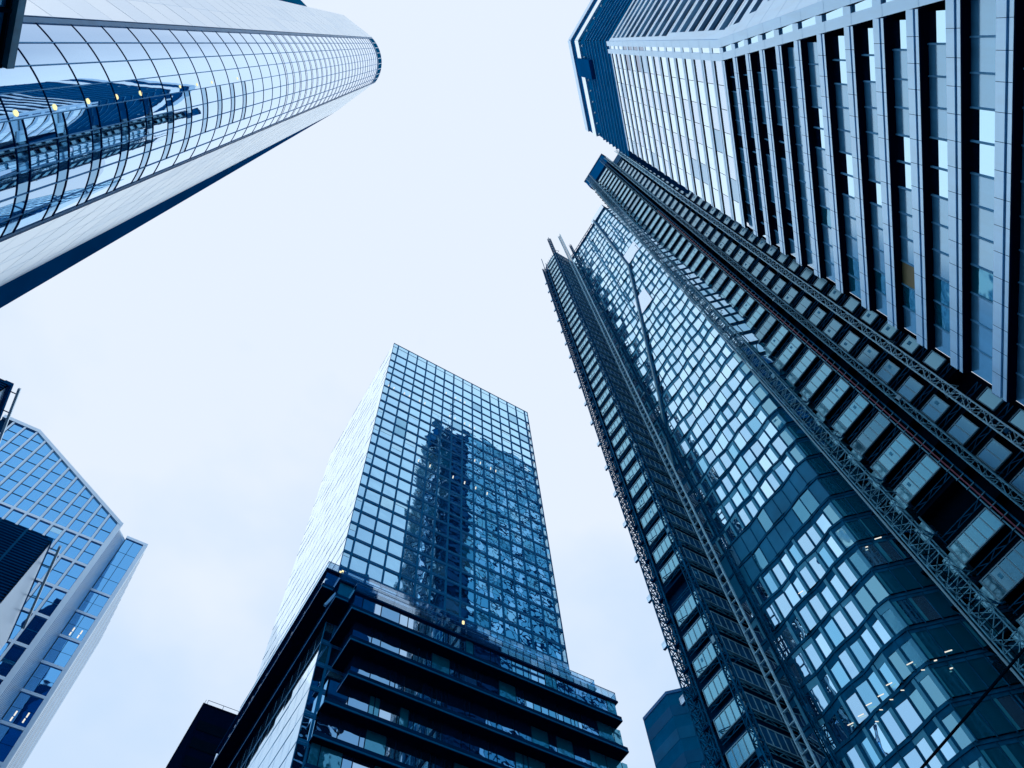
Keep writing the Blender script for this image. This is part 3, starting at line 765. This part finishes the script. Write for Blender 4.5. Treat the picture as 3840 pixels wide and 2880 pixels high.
            if not mech:
                e = .03; fb.quad([(p1[0] - g - e, p1[1] + g - e, zt - .55), (p0[0] + g - e, p0[1] - g - e, zt - .55), (p0[0] + g - e, p0[1] - g - e, zt - .16), (p1[0] - g - e, p1[1] + g - e, zt - .16)], 'steel_dark')
            W.add(fb, q)
            joints.hexa([(p1[0] - .06, p1[1] - .06, z), (p1[0] - .1, p1[1] - .02, z), (p1[0] - .02, p1[1] + .06, z), (p1[0], p1[1], z), (p1[0] - .06, p1[1] - .06, zt), (p1[0] - .1, p1[1] - .02, zt), (p1[0] - .02, p1[1] + .06, zt), (p1[0], p1[1], zt)], 'steel_dark')
            led.hexa([(p0[0] + .2, p0[1] + .05, zt - .16), (p0[0] - .1, p0[1] - .05, zt - .16), (p1[0] - .09, p1[1] - .09, zt - .16), (p1[0] + .2, p1[1] + .2, zt - .16),
                      (p0[0] + .2, p0[1] + .05, zt + .19), (p0[0] - .1, p0[1] - .05, zt + .19), (p1[0] - .09, p1[1] - .09, zt + .19), (p1[0] + .2, p1[1] + .2, zt + .19)], 'steel_dark')
        led.build('floor_ledge', t)
    W.finish('window', t)
    joints['kind'] if False else None
    joints.build('pane_joint', t)
    # north side, seen only mirrored in the central tower
    N_ = Plane((57.5, 42.05), (1, 0), (0, 1)); mb = MB()
    for z in zs[:-1]:
        for j in range(16): mb.quad(N_.quad(j * 1.65 + .12, (j + 1) * 1.65 - .12, z + .5, z + 3.5, R.uniform(-.02, .02)), pick(R, [('glass_rear', .6), ('glass_fold', .3), ('glass_fold_teal', .1)]))
    mb.build('rear_glazing', t)
    # crease running diagonally down the wall
    path = [(22.7, 228), (22.4, 201), (22.1, 175), (24.9, 158), (28.4, 138.3), (31.4, 120), (33.9, 107.8), (34.9, 101.4)]
    mb = MB()
    for (ya, za), (yb, zb) in zip(path, path[1:]):
        mb.beam((X - .45, ya, za), (X - .45, yb, zb), .30, 'site_frame', .2); mb.beam((X - .42, ya - .42, za), (X - .42, yb - .42, zb), .34, 'steel_dark', .2)
    mb.build('crease_rib', t)
    mb = MB()
    for y, z0, z1 in ((19.2, 190, 214), (27.0, 150, 224)): mb.beam((X - .4, y, z0), (X - .4, y, z1), .25, 'reveal', .15)
    mb.build('facade_rail', t)
    mb = MB(); mb.box(X - .5, X + 4, 17.5, 23.4, 226, 230, 'lavender_panel'); mb.box(X - .3, X + .2, 23.4, 35.2, 226.0, 226.5, 'steel_dark')
    for j in range(10): mb.box(X - .25, X - .1, 23.6 + j * 1.2, 23.75 + j * 1.2, 226.5, 228.4, 'steel_dark')
    mb.box(X - .25, X - .1, 23.4, 35.2, 228.2, 228.4, 'steel_dark'); mb.build('roof_parapet', t)
    mb = MB(); mb.quad([(X - .37, 17.2, 176), (X - .37, 21.6, 176), (X - .37, 21.6, 183), (X - .37, 17.2, 183)], 'lavender_panel'); mb.build('blank_panel', t); mb = MB(); mb.quad([(X - .37, 22.0, 150), (X - .37, 26, 150), (X - .37, 26, 158), (X - .37, 22.0, 158)], 'lavender_panel'); mb.build('blank_panel', t)
    # strip lights inside
    for y, z in ((27.6, 64.6), (22.4, 49.7), (21.8, 48.4), (25.0, 49.7), (24.3, 48.4), (26.2, 49.5), (25.6, 48.5), (27.6, 49.7), (28.8, 49.5), (30.1, 49.6), (26.9, 48.5), (27.8, 48.0)):
        mb = MB(); l = .30 if z > 49 else .12
        mb.beam((X - .42, y - l, z - .1), (X - .42, y + l, z + .1), .06, 'lamp_white'); mb.build('ceiling_lamp', t)
    for az, el in ((18.93, 38.23), (20.17, 38.15), (19.58, 37.37), (17.51, 45.82), (18.89, 45.76)):
        a = math.radians(az); tn = math.tan(math.radians(el))
        # meet the facet: x + y = 56 + yc
        z = 45 if el < 40 else 58
        for _ in range(4):
            r = (X + yc(z)) / (math.cos(a) + math.sin(a)); z = 1.6 + r * tn
        r -= .12
        p = Vector((r * math.cos(a), r * math.sin(a), z)); d = Vector((c, -c, .1)) * (.45 if el in (38.23, 45.82) else .15)
        mb = MB(); mb.beam(p - d, p + d * .6, .07, 'lamp_white'); mb.build('ceiling_lamp', t)
build_fold()

def wing_floor(mbs, R, Pl, a0, a1, z0, pitch, frac, panel, n, recess=.9):
    """one storey of a wing under construction: glazed panel below, open dark gap with truss above"""
    zp = z0 + pitch * frac
    mb = MB(); w = (a1 - a0) / n
    for j in range(n):
        Pl.box(mb, a0 + j * w + .05, a0 + (j + 1) * w - .05, z0 + .12, zp - .12, -.06, 0, panel)
    for j in range(n + 1): Pl.box(mb, a0 + j * w - .05, a0 + j * w + .05, z0, zp, -.08, .05, 'site_frame')
    Pl.box(mb, a0, a1, z0, z0 + .12, -.10, .06, 'site_frame'); Pl.box(mb, a0, a1, zp - .12, zp, -.10, .06, 'site_frame')
    q = R.randrange(n)
    if R.random() < .6: Pl.box(mb, a0 + q * w + w * .3, a0 + q * w + w * .62, z0 + (zp - z0) * .5, z0 + (zp - z0) * .72, 0, .015, 'reveal')
    return mb
def truss(mb, Pl, a0, a1, z, h, o, m, step=.9):
    Pl.box(mb, a0, a1, z, z + .08, o - .06, o, m); Pl.box(mb, a0, a1, z + h, z + h + .08, o - .06, o, m)
    a = a0; k = 0
    while a + step <= a1:
        p, q = (z, z + h) if k % 2 else (z + h, z); mb.beam(Pl.pt(a, p, o - .03), Pl.pt(a + step, q, o - .03), .06, m); a += step; k += 1
def build_right_wing():
    R = random.Random(41)
    t = thing('scaffolded_wing', 'dark unfinished high-rise wing with glazed floor panels beside the stone-banded tower', 'tower', (68, 7, 0))
    X = 58.0
    Pl = Plane((X, 0), (0, 1), (-1, 0))
    mb = MB(); mb.prism([(X + 1.3, .3), (84, .3), (84, 13.9), (X + 1.3, 13.9)], 3, 256, 'black_steel'); mb.box(X + 1.3, 80, 7.0, 17.0, 256, 277, 'black_steel'); mb.build('wing_body', t)
    mb = MB(); Pl.box(mb, 6.9, 17.5, 264.5, 278, -1.4, .3, 'navy_side'); Pl.box(mb, 6.5, 17.7, 277.5, 278.6, -1.5, .5, 'steel_dark'); mb.build('top_housing', t)
    mb = MB(); Pl.box(mb, 1.4, 6.5, 250.5, 257, -1.0, .2, 'steel_dark'); mb.build('top_housing', t)
    z = 9.0; k = 0
    while z < 261:
        pitch = 4.85 if z < 104 else 4.72
        panel = 'site_panel' if R.random() < .8 else 'site_panel_dim'
        if k != 10: wing_floor(None, R, Pl, 9.15, 13.9, z + pitch * .45, pitch, .54, panel, 5).build('floor_panel', t)
        if z < 249:
            mb = wing_floor(None, R, Pl, 4.1, 6.2, z + pitch * .40, pitch, .58, 'site_panel_dim', 2)
            if k != 12: wing_floor(None, R, Pl, .6, 2.05, z + pitch * .42, pitch, .55, 'site_panel_dim', 1).build('floor_panel', t)
            mb.build('floor_panel', t)
        g = MB(); Pl.box(g, .35, 17.4, z, z + .35, -1.25, -.15, 'black_steel')
        truss(g, Pl, .7, 6.5, z + pitch * .16, .64, -.1, 'steel_dark', 1.05); truss(g, Pl, 9.15, 13.9, z + pitch * .16, .58, -.25, 'steel_dark', 1.05)
        if k % 2 == 0:
            for dy in (1.5, .6, -.7): g.beam(Pl.pt(14.15, z + pitch * .45, -.1), Pl.pt(14.15 + dy, z + pitch * .45 + (1.85 if dy > 0 else -1.0), .8), .1, 'steel_dark')
        Pl.box(g, 14.0, 15.3, z + pitch * .5, z + pitch * .95, -.5, -.42, 'site_panel'); Pl.box(g, 13.9, 14.05, z + pitch * .4, z + pitch, -.2, .04, 'steel')
        g.build('floor_truss', t)
        z += pitch; k += 1
build_right_wing()
GM = 'hoist masts on the unfinished wings'
lattice('hoist_mast', 'pale double ladder hoist mast nearest the stone-banded tower', 'hoist mast', 57.2, 2.85, 3, 259.5, .8, .87, 1.75, .125, 'steel_light', GM, faces='d')
lattice('hoist_mast', 'dark grey hoist mast between the dim and the bright floor panels', 'hoist mast', 57.2, 6.67, 3, 267.5, .8, .7, 1.75, .115, 'steel', GM, faces='d')
def red_line():
    t = thing('riser_pipe', 'thin red riser pipe with clamps running up the unfinished wing', 'pipe', (57.1, 8.5, 3))
    mb = MB(); mb.beam((57.1, 8.53, 3), (57.1, 8.41, 185), .115, 'red_paint'); mb.build('pipe_run', t)
    mb = MB()
    z = 5
    while z < 272:
        mb.beam((57.1, 8.0, z), (57.1, 8.93, z), .08, 'steel'); mb.beam((57.2, 8.12, z), (57.9, 8.12, z + .3), .08, 'steel'); z += 1.6
    mb.beam((57.25, 8.12, 3), (57.25, 7.9, 273), .14, 'steel_dark'); mb.beam((57.2, 8.84, 3), (57.2, 8.7, 273), .115, 'steel'); mb.build('clamp', t)
red_line()
lattice('hoist_mast', 'broad lattice hoist mast with many rungs beside the folded glass corner', 'hoist mast', 54.8, 14.68, 3, 263, 1.1, 1.62, 1.5, .11, 'steel', GM, faces='d')
def guide_rail():
    t = thing('guide_rail', 'slim pale guide rail along the edge of the folded glass corner', 'guide rail', (55.2, 16.06, 3))
    mb = MB(); mb.box(55.1, 55.27, 15.98, 16.15, 3, 257, 'site_frame'); mb.build('rail', t)
    z = 8
    while z < 254: mb = MB(); mb.box(55.27, 55.9, 16.02, 16.11, z, z + .14, 'steel'); mb.build('rail_bracket', t); z += 9
guide_rail()

def build_left_wing():
    R = random.Random(51)
    t = thing('scaffolded_wing', 'slim unfinished high-rise wing wrapped in lattice scaffolding beside the open sky', 'tower', (54, 39, 0))
    X = 50.0
    mb = MB(); mb.prism([(X + 1.0, 36.2), (57.1, 36.2), (57.1, 41.5), (X + 1.0, 41.5)], 3, 222, 'navy'); mb.build('wing_body', t)
    Pl = Plane((X, 0), (0, 1), (-1, 0)); Q = Plane((X, 35.4), (1, 0), (0, -1))
    z = 6.0; k = 0
    while z < 222:
        if k != 17:
            wing_floor(None, R, Pl, 35.7, 39.8, z + 1.5, 3.82, .58, 'site_panel', 5).build('floor_panel', t)
        g = MB(); Pl.box(g, 35.6, 41.6, z, z + .25, -1.0, -.1, 'navy'); truss(g, Pl, 35.8, 39.9, z + .9, .45, -.1, 'steel_dark')
        wing_floor(None, R, Q, .3, 5.9, z + 1.5, 3.82, .55, 'return_panel', 6).build('floor_panel', t); truss(g, Q, .4, 5.8, z + .6, .6, .0, 'steel')
        if k % 2 == 0:
            for dy in (.5, 1.6): g.beam(Pl.pt(39.6, z + 2.2, .1), Pl.pt(39.6 - dy, z + 2.2 - .8, .3), .08, 'steel_dark')
        g.build('floor_truss', t)
        Nn = MB(); Nn.box(X + 1, 57.4, 41.5, 41.9, z + 1.2, z + 3.5, 'return_panel'); Nn.build('rear_panel', t)
        z += 3.82; k += 1
    mb = MB(); Pl.box(mb, 36.0, 40.4, 222, 226, -3, -.3, 'steel_dark')
    for j in range(6): mb.beam((X + .5, 36 + j * .8, 226), (X + .5, 36 + j * .8, 228.5), .08, 'steel')
    mb.build('top_deck', t)
build_left_wing()
def scaffold():
    t = thing('lattice_scaffold', 'open triangular lattice scaffold along the outer edge of the slim wing against the sky', 'scaffold', (50.6, 41, 3))
    for x, y in ((49.8, 42.2), (51.2, 42.4), (49.8, 40.2), (50.5, 41.2)):
        mb = MB(); mb.box(x - .07, x + .07, y - .07, y + .07, 3, 241 if y > 42.3 else 226, 'steel_dark'); mb.build('standard', t)
    mb = MB(); z = 4; k = 0; h = 1.55
    P = [(49.8, 42.2), (51.2, 42.4), (50.5, 41.2), (49.8, 40.2)]
    while z < 225:
        for a, b in ((0, 2), (2, 3), (0, 1), (1, 2)):
            p, q = P[a], P[b]
            mb.beam((*p, z), (*q, z + h), .09, 'steel_dark'); mb.beam((*q, z), (*p, z + h), .09, 'steel_dark'); mb.beam((*p, z), (*q, z), .08, 'steel_dark')
        z += h; k += 1
    mb.build('bracing', t)
    z = 12
    while z < 220: mb = MB(); mb.box(49.8, 50.1, 42.3, 43.0, z, z + .9, 'balustrade'); mb.box(49.8, 50.1, 42.3, 43.0, z - .06, z - .001, 'frame_thin'); mb.build('toe_board', t); z += 8
scaffold()
lattice('hoist_mast', 'dark lattice hoist mast on the front corner of the slim wing', 'hoist mast', 49.6, 35.6, 3, 240, .8, .6, 1.5, .13, 'steel_dark', GM, faces='d')
lattice('hoist_mast', 'tall pale ladder mast standing in the recess beside the slim wing', 'hoist mast', 52.4, 33.45, 3, 243, .14, .95, 1.5, .13, 'steel_light', GM)
lattice('hoist_mast', 'dark ladder mast against the glass behind the pale ladder mast', 'hoist mast', 55.0, 33.0, 3, 234, .5, .5, 1.6, .11, 'steel_dark', GM, faces='d')
# ================================================================ left: pale grid tower with a slanted roof
def build_grid():
    R = random.Random(61)
    t = thing('grid_tower', 'office tower with pale grid frames, blue panes and a slanted roofline', 'tower', (-30, 125, 0))
    Y = 110.0; F = Plane((0, Y), (1, 0), (0, -1))
    roof = lambda x: 150 if x < -39.8 else 150 - (x + 39.8) * .685
    mb = MB()
    n = len(mb.v)
    top = [(-47, 150), (-39.8, 150), (-15.4, 133.3)]
    # body follows the slanted roof
    for (xa, za), (xb, zb) in zip(top, top[1:]):
        mb.hexa([(xa, Y + .6, 3), (xb, Y + .6, 3), (xb, 140, 3), (xa, 140, 3), (xa, Y + .6, za - .5), (xb, Y + .6, zb - .5), (xb, 140, zb - .5), (xa, 140, za - .5)], 'navy')
    mb.box(-15.3, -10.8, 127.6, 159, 3, 150, 'navy'); mb.build('tower_body', t)
    cols = [-44.6, -42.3, -39.9, -37.4, -35.0, -32.6, -30.2, -27.8, -25.4, -23.05, -20.7, -18.3, -15.9]
    fl = [126.0, 119.3, 112.2, 105.5, 98.9, 92.3, 85.7, 79.1, 72.5, 66]
    W = Pieces()
    for j in range(len(cols) - 1):
        a0, a1 = cols[j] + .20, cols[j + 1] - .20
        z1 = roof(a1) - 1.0; z0r = roof(a0) - 1.0
        # upper storeys under the slope
        z = fl[0] + .3; rows = [z]
        while z + 3.3 < min(z1, z0r): z += 3.3; rows.append(z)
        for i, zz in enumerate(rows):
            last = i == len(rows) - 1
            q = [F.pt(a0, zz + .06, -.25), F.pt(a1, zz + .06, -.25), F.pt(a1, z1 if last else rows[i + 1] - .04, -.25), F.pt(a0, z0r if last else rows[i + 1] - .04, -.25)]
            W.quad(q, 'glass_grid')
        for k in range(len(fl) - 1):
            zb, zt = fl[k + 1] + .3, fl[k] - .3; zm = (zb + zt) / 2
            for p, q_ in ((zb, zm - .04), (zm + .04, zt)):
                mb = MB(); q = F.quad(a0, a1, p, q_, -.25 + R.uniform(-.004, .004)); mb.quad(q, 'glass_grid')
                if R.random() < .18: d = R.choice((.5, .9, 1.5)); mb.quad(F.quad(a0 + .03, a1 - .03, q_ - d, q_ - .02, -.235), 'glass_blue_pale')
                W.add(mb, q)
    # right bay set back
    G = Plane((0, 127.0), (1, 0), (0, -1))
    z = 149.4
    g2 = [149.6, 145.0, 140.6, 136.3, 132, 125.6, 118.8, 112.1, 105.4, 98.7, 92, 85.3, 78.6]
    for k in range(len(g2) - 1):
        zt, zb = g2[k] - (.3 if k > 3 else .06), g2[k + 1] + (.3 if k > 2 else .06)
        for a0, a1 in ((-15.1, -13.45), (-13.35, -11.35)):
            zm = (zt + zb) / 2
            if k > 3:
                for p, q_ in ((zb, zm - .04), (zm + .04, zt)): W.quad(G.quad(a0, a1, p, q_, -.2), 'glass_grid')
            else: W.quad(G.quad(a0, a1, zb, zt, -.2), 'glass_grid')
    W.finish('window', t)
    for x in cols:
        mb = MB(); z1 = roof(x) - .2; F.box(mb, x - .20, x + .20, 3, z1, -.5, 0, 'grid_white'); F.box(mb, x + .20, x + .27, 3, z1 - .8, -.3, -.2, 'dark_joint'); F.box(mb, x - .27, x - .20, 3, z1 - .8, -.3, -.2, 'dark_joint'); mb.build('mullion', t)
    for z in fl:
        mb = MB(); F.box(mb, -45, -15.9, z - .3, z + .3, -.5, -.02, 'grid_white'); mb.build('floor_band', t)
    T = Pieces()
    def tr(a0, a1, z0, z1, o, m): mb = MB(); F.box(mb, a0, a1, z0, z1, -.28, o, m); T.add(mb, F.quad(a0, a1, z0, z1))
    for j in range(len(cols) - 1):
        a0, a1 = cols[j] + .20, cols[j + 1] - .20; z = fl[0] + .3
        while z < roof(a1) - 1.2: tr(a0, a1, z, z + .09, -.17, 'dark_joint'); z += 3.3
        for k in range(len(fl) - 1): zm = (fl[k] + fl[k + 1]) / 2; tr(a0, a1, zm - .05, zm + .05, -.19, 'frame_blue')
    T.finish('transom', t)
    mb = MB()
    for (xa, za), (xb, zb) in zip(top, top[1:]):
        mb.hexa([(xa, Y - .08, za - 1.0), (xb, Y - .08, zb - 1.0), (xb, Y + 1, zb - 1.0), (xa, Y + 1, za - 1.0), (xa, Y - .08, za), (xb, Y - .08, zb), (xb, Y + 1, zb), (xa, Y + 1, za)], 'grid_white')
    mb.build('roof_edge', t)
    mb = MB(); F.box(mb, -15.95, -15.2, 3, 133.4, -.5, .03, 'grid_white'); G.box(mb, -11.3, -10.55, 3, 150.3, -.5, .03, 'grid_white'); G.box(mb, -15.3, -10.5, 149.6, 150.4, -.4, .05, 'grid_white')
    for z in g2[4:]: G.box(mb, -15.3, -11.3, z - .3, z + .3, -.3, 0, 'grid_white')
    mb.build('pier', t)
    # ribbed return and far side
    mb = MB(); S = Plane((-15.25, Y + .5), (0, 1), (1, 0)); mb.hexa([S.pt(0, 3, 0), S.pt(17, 3, 0), S.pt(17, 3, -.2), S.pt(0, 3, -.2), S.pt(0, 132, 0), S.pt(17, 149.5, 0), S.pt(17, 149.5, -.2), S.pt(0, 132, -.2)], 'side_white')
    for k in range(11): S.box(mb, .5 + k * 1.5, 1.0 + k * 1.5, 3, 132.3 + k * 1.5, 0, .03, 'frame_thin')
    mb.build('ribbed_return', t)
    mb = MB(); S = Plane((-10.5, 127.5), (0, 1), (1, 0)); S.box(mb, 0, 31.5, 3, 150.2, -.2, 0, 'white_panel')
    for k in range(1, 13): S.box(mb, k * 2.4, k * 2.4 + .30, 3, 150.2, 0, .03, 'frame_thin' if k % 3 else 'line_blue')
    mb.build('side_wall', t)
    for x, z in ((-13.7, 121.6), (-12.2, 121.6), (-13.9, 101.4), (-12.1, 101.8)):
        mb = MB(); G.box(mb, x - .12, x + .12, z - .9, z + .1, -.19, -.16, 'lamp_white'); G.box(mb, x - .18, x + .06, z - 2.0, z - 1.15, -.19, -.16, 'lamp_white'); mb.build('ceiling_lamp', t)
build_grid()

def slab_block(label, xr, y, h, side_len, rail_x, rail_z, rail_y0, rail_y1, step=0.0):
    R = random.Random(int(h * 10))
    t = thing('louvred_block', label, 'building', (xr - 12, y + 8, 0))
    mb = MB(); mb.box(xr - 40, xr - .3, y + .3, y + side_len - .2, 3, h - .2, 'navy'); mb.build('block_body', t)
    F = Plane((xr, y), (-1, 0), (0, -1)); mb = MB(); F.box(mb, 0, 40, h - 14, h, -.3, 0, 'navy')
    z = h - 14
    while z < h - .2: F.box(mb, 0, 40, z, z + .16, 0, .06, 'navy_side'); z += .42
    for j in range(1, 14): F.box(mb, j * 2.9 - .12, j * 2.9 + .12, h - 14, h - .1, .06, .09, 'frame_blue')
    mb.build('louvre_front', t)
    z = h - 14
    W = Pieces()
    while z > 20:
        for j in range(13): W.quad(F.quad(j * 2.9 + .15, j * 2.9 + 2.75, z - 3.3, z - .5, -.05), pick(R, [('glass_deck', .5), ('glass_low', .25), ('glass_fold_dark', .25)]))
        z -= 3.7
    W.finish('window', t, 40)
    S = Plane((xr, y), (0, 1), (1, 0)); mb = MB(); S.box(mb, 0, side_len, 3, h - .6, -.3, 0, 'side_white')
    mb.build('side_wall', t)
    mb = MB(); S.box(mb, -.1, side_len, h - .6, h, -.5, .03 + step, 'navy_side'); mb.build('roof_edge', t)
    mb = MB(); mb.beam((rail_x, rail_y0, rail_z), (rail_x, rail_y1, rail_z), .26, 'white_panel'); r = mb.build('facade_rail', t)
    mb = MB(); yy = rail_y0 + .8
    while yy < rail_y1 - .3: mb.beam((xr - .1, yy, rail_z), (rail_x - .14, yy, rail_z), .09, 'steel_dark'); yy += 2.6
    mb.build('rail_bracket', r)
slab_block('dark louvred block with a pale side wall in front of the pale grid tower', -15.0, 70.0, 78.4, 16.5, -13.95, 78.0, 70.2, 83.8)
slab_block('dark louvred block cut by the frame edge high beside the pale grid tower', -25.9, 55.0, 81.3, 12.0, -24.75, 81.0, 55.0, 64.5, .35)

# ---------------------------------------------------------------- dark block behind the central tower
def build_dark():
    t = thing('dark_block', 'plain near-black office block peeking out behind the white side of the central tower', 'building', (25, 145, 0))
    mb = MB(); mb.box(14.35, 42, 130, 160, 3, 118.0, 'soffit_dark'); mb.build('block_body', t)
    mb = MB(); mb.box(14.25, 42.1, 129.9, 160.1, 117.9, 118.2, 'soffit_dark'); mb.build('roof_edge', t)
    mb = MB()
    for k in range(24): mb.box(14.8, 41.5, 129.9, 130.1, 20 + k * 4, 22.2 + k * 4, 'black_steel')
    mb.build('window_band', t)
    mb = MB()
    for k in range(8): mb.box(15 + k * 3.2, 15.08 + k * 3.2, 130.2, 130.28, 118.3, 119.4, 'steel_dark')
    mb.box(15, 41, 130.2, 130.27, 119.35, 119.42, 'steel_dark'); mb.box(14.6, 14.67, 130.3, 159, 119.35, 119.42, 'steel_dark'); mb.build('roof_rail', t)
build_dark()

# ---------------------------------------------------------------- small faceted building low on the right
def build_facet():
    R = random.Random(71)
    t = thing('faceted_building', 'small dark blue faceted building with flat metal cladding below the slim wing', 'building', (97, 76, 0))
    P = [(90, 88.2), (90, 80.4), (95.0, 75.4), (99.5, 75.4), (108, 75.4), (108, 88.2)]
    mb = MB(); mb.prism(P, 3, 112, 'metal_blue'); mb.build('building_body', t)
    mb = MB()
    for k in range(20):
        z = 112 - 5.2 * (k + 1)
        for (x0, y0), (x1, y1) in zip(P[:3], P[1:4]):
            d = Vector((x1 - x0, y1 - y0)).normalized(); nn = (d.y, -d.x)
            if nn[0] * x0 + nn[1] * y0 > 0: nn = (-nn[0], -nn[1])
            ww = Plane((x0, y0), (d.x, d.y), nn); ww.box(mb, .05, Vector((x1 - x0, y1 - y0)).length - .05, z, z + 2.5, 0, .04, 'facet_panel' if k % 2 else 'facet_dark')
    mb.build('cladding_panel', t)
    mb = MB(); mb.prism([(x + (-.15 if x < 100 else .1), y - .1) for x, y in P], 112, 112.7, 'frame_thin'); mb.build('roof_edge', t)
    F = Plane((95.0, 75.4), (1, 0), (0, -1)); W = Pieces()
    F2 = Plane((95.0, 75.4), (.9, -.436), (-.436, -.9))
    for k in range(6):
        for j in range(3): W.quad(F2.quad(.6 + j * 1.6, 2.0 + j * 1.6, 101 - k * 4.6, 105 - k * 4.6, .15), 'glass_flush')
    W.finish('window', t, 30)
    mb = MB(); F2.box(mb, .2, 5.4, 78, 106, -1.5, .05, 'frame_blue'); mb.build('bay', t)
build_facet()

# ---------------------------------------------------------------- near low building, its glazed edge cuts the upper left corner
def build_near():
    t = thing('low_glass_building', 'dark glass building edge with steel beams close in the upper left corner', 'building', (-14, -2, 0))
    X, YE, H = -10.0, 6.62, 24.2
    mb = MB(); mb.prism([(X - .3, YE - .1), (-17, YE - .1), (-20, -20), (X - .3 - .122 * 26.7, -20)], 3, H - .3, 'navy'); mb.build('block_body', t)
    S = Plane((X, YE), (-.122, -.9925), (.9925, -.122)); mb = MB()
    for j in range(18): S.box(mb, j * 1.4 + .05, (j + 1) * 1.4 - .05, 3, H - .5, -.12, -.08, 'glass_near')
    mb.build('glazing', t)
    for z, hgt, o, m in ((H - .36, .36, .08, 'steel'), (H - .62, .10, .02, 'black_steel'), (H - 1.30, .06, .04, 'frame_thin'), (H - 4.6, .22, .08, 'black_steel')):
        mb = MB(); S.box(mb, -.05, 26, z, z + hgt, -.2, o, m); mb.build('beam', t)
    for j in range(0, 18): 
        mb = MB(); S.box(mb, j * 1.4 - .05, j * 1.4 + .05, 3, H - .5, -.1, .03, 'black_steel'); mb.build('mullion', t)
build_near()

# ---------------------------------------------------------------- overhead cable across the lower right corner
def cable():
    mb = MB(); a = Vector((9.7, 2.2, 7.9)); pts = []
    def at(az, el, r): a, e = math.radians(az), math.radians(el); return Vector((r * math.cos(a), r * math.sin(a), 1.6 + r * math.tan(e)))
    p0, p1 = at(2, 38.0, 11.2), at(48, 22.0, 13.0); p0 = at(14.67, 36.3, 11.0) ; p1 = at(25.63, 33.6, 11.3); d = p1 - p0
    A, B = p0 - d * 4.0, p1 + d * 5.0; n = 24
    for i in range(n):
        f = lambda s: A + (B - A) * s + Vector((0, 0, -.25 * (1 - (2 * s - 1) ** 2) + .24))
        mb.beam(f(i / n), f((i + 1) / n), .028, 'black_steel')
    o = mb.build('overhead_cable'); tag(o, 'thin black overhead cable crossing in front of the folded glass tower', 'cable')
cable()
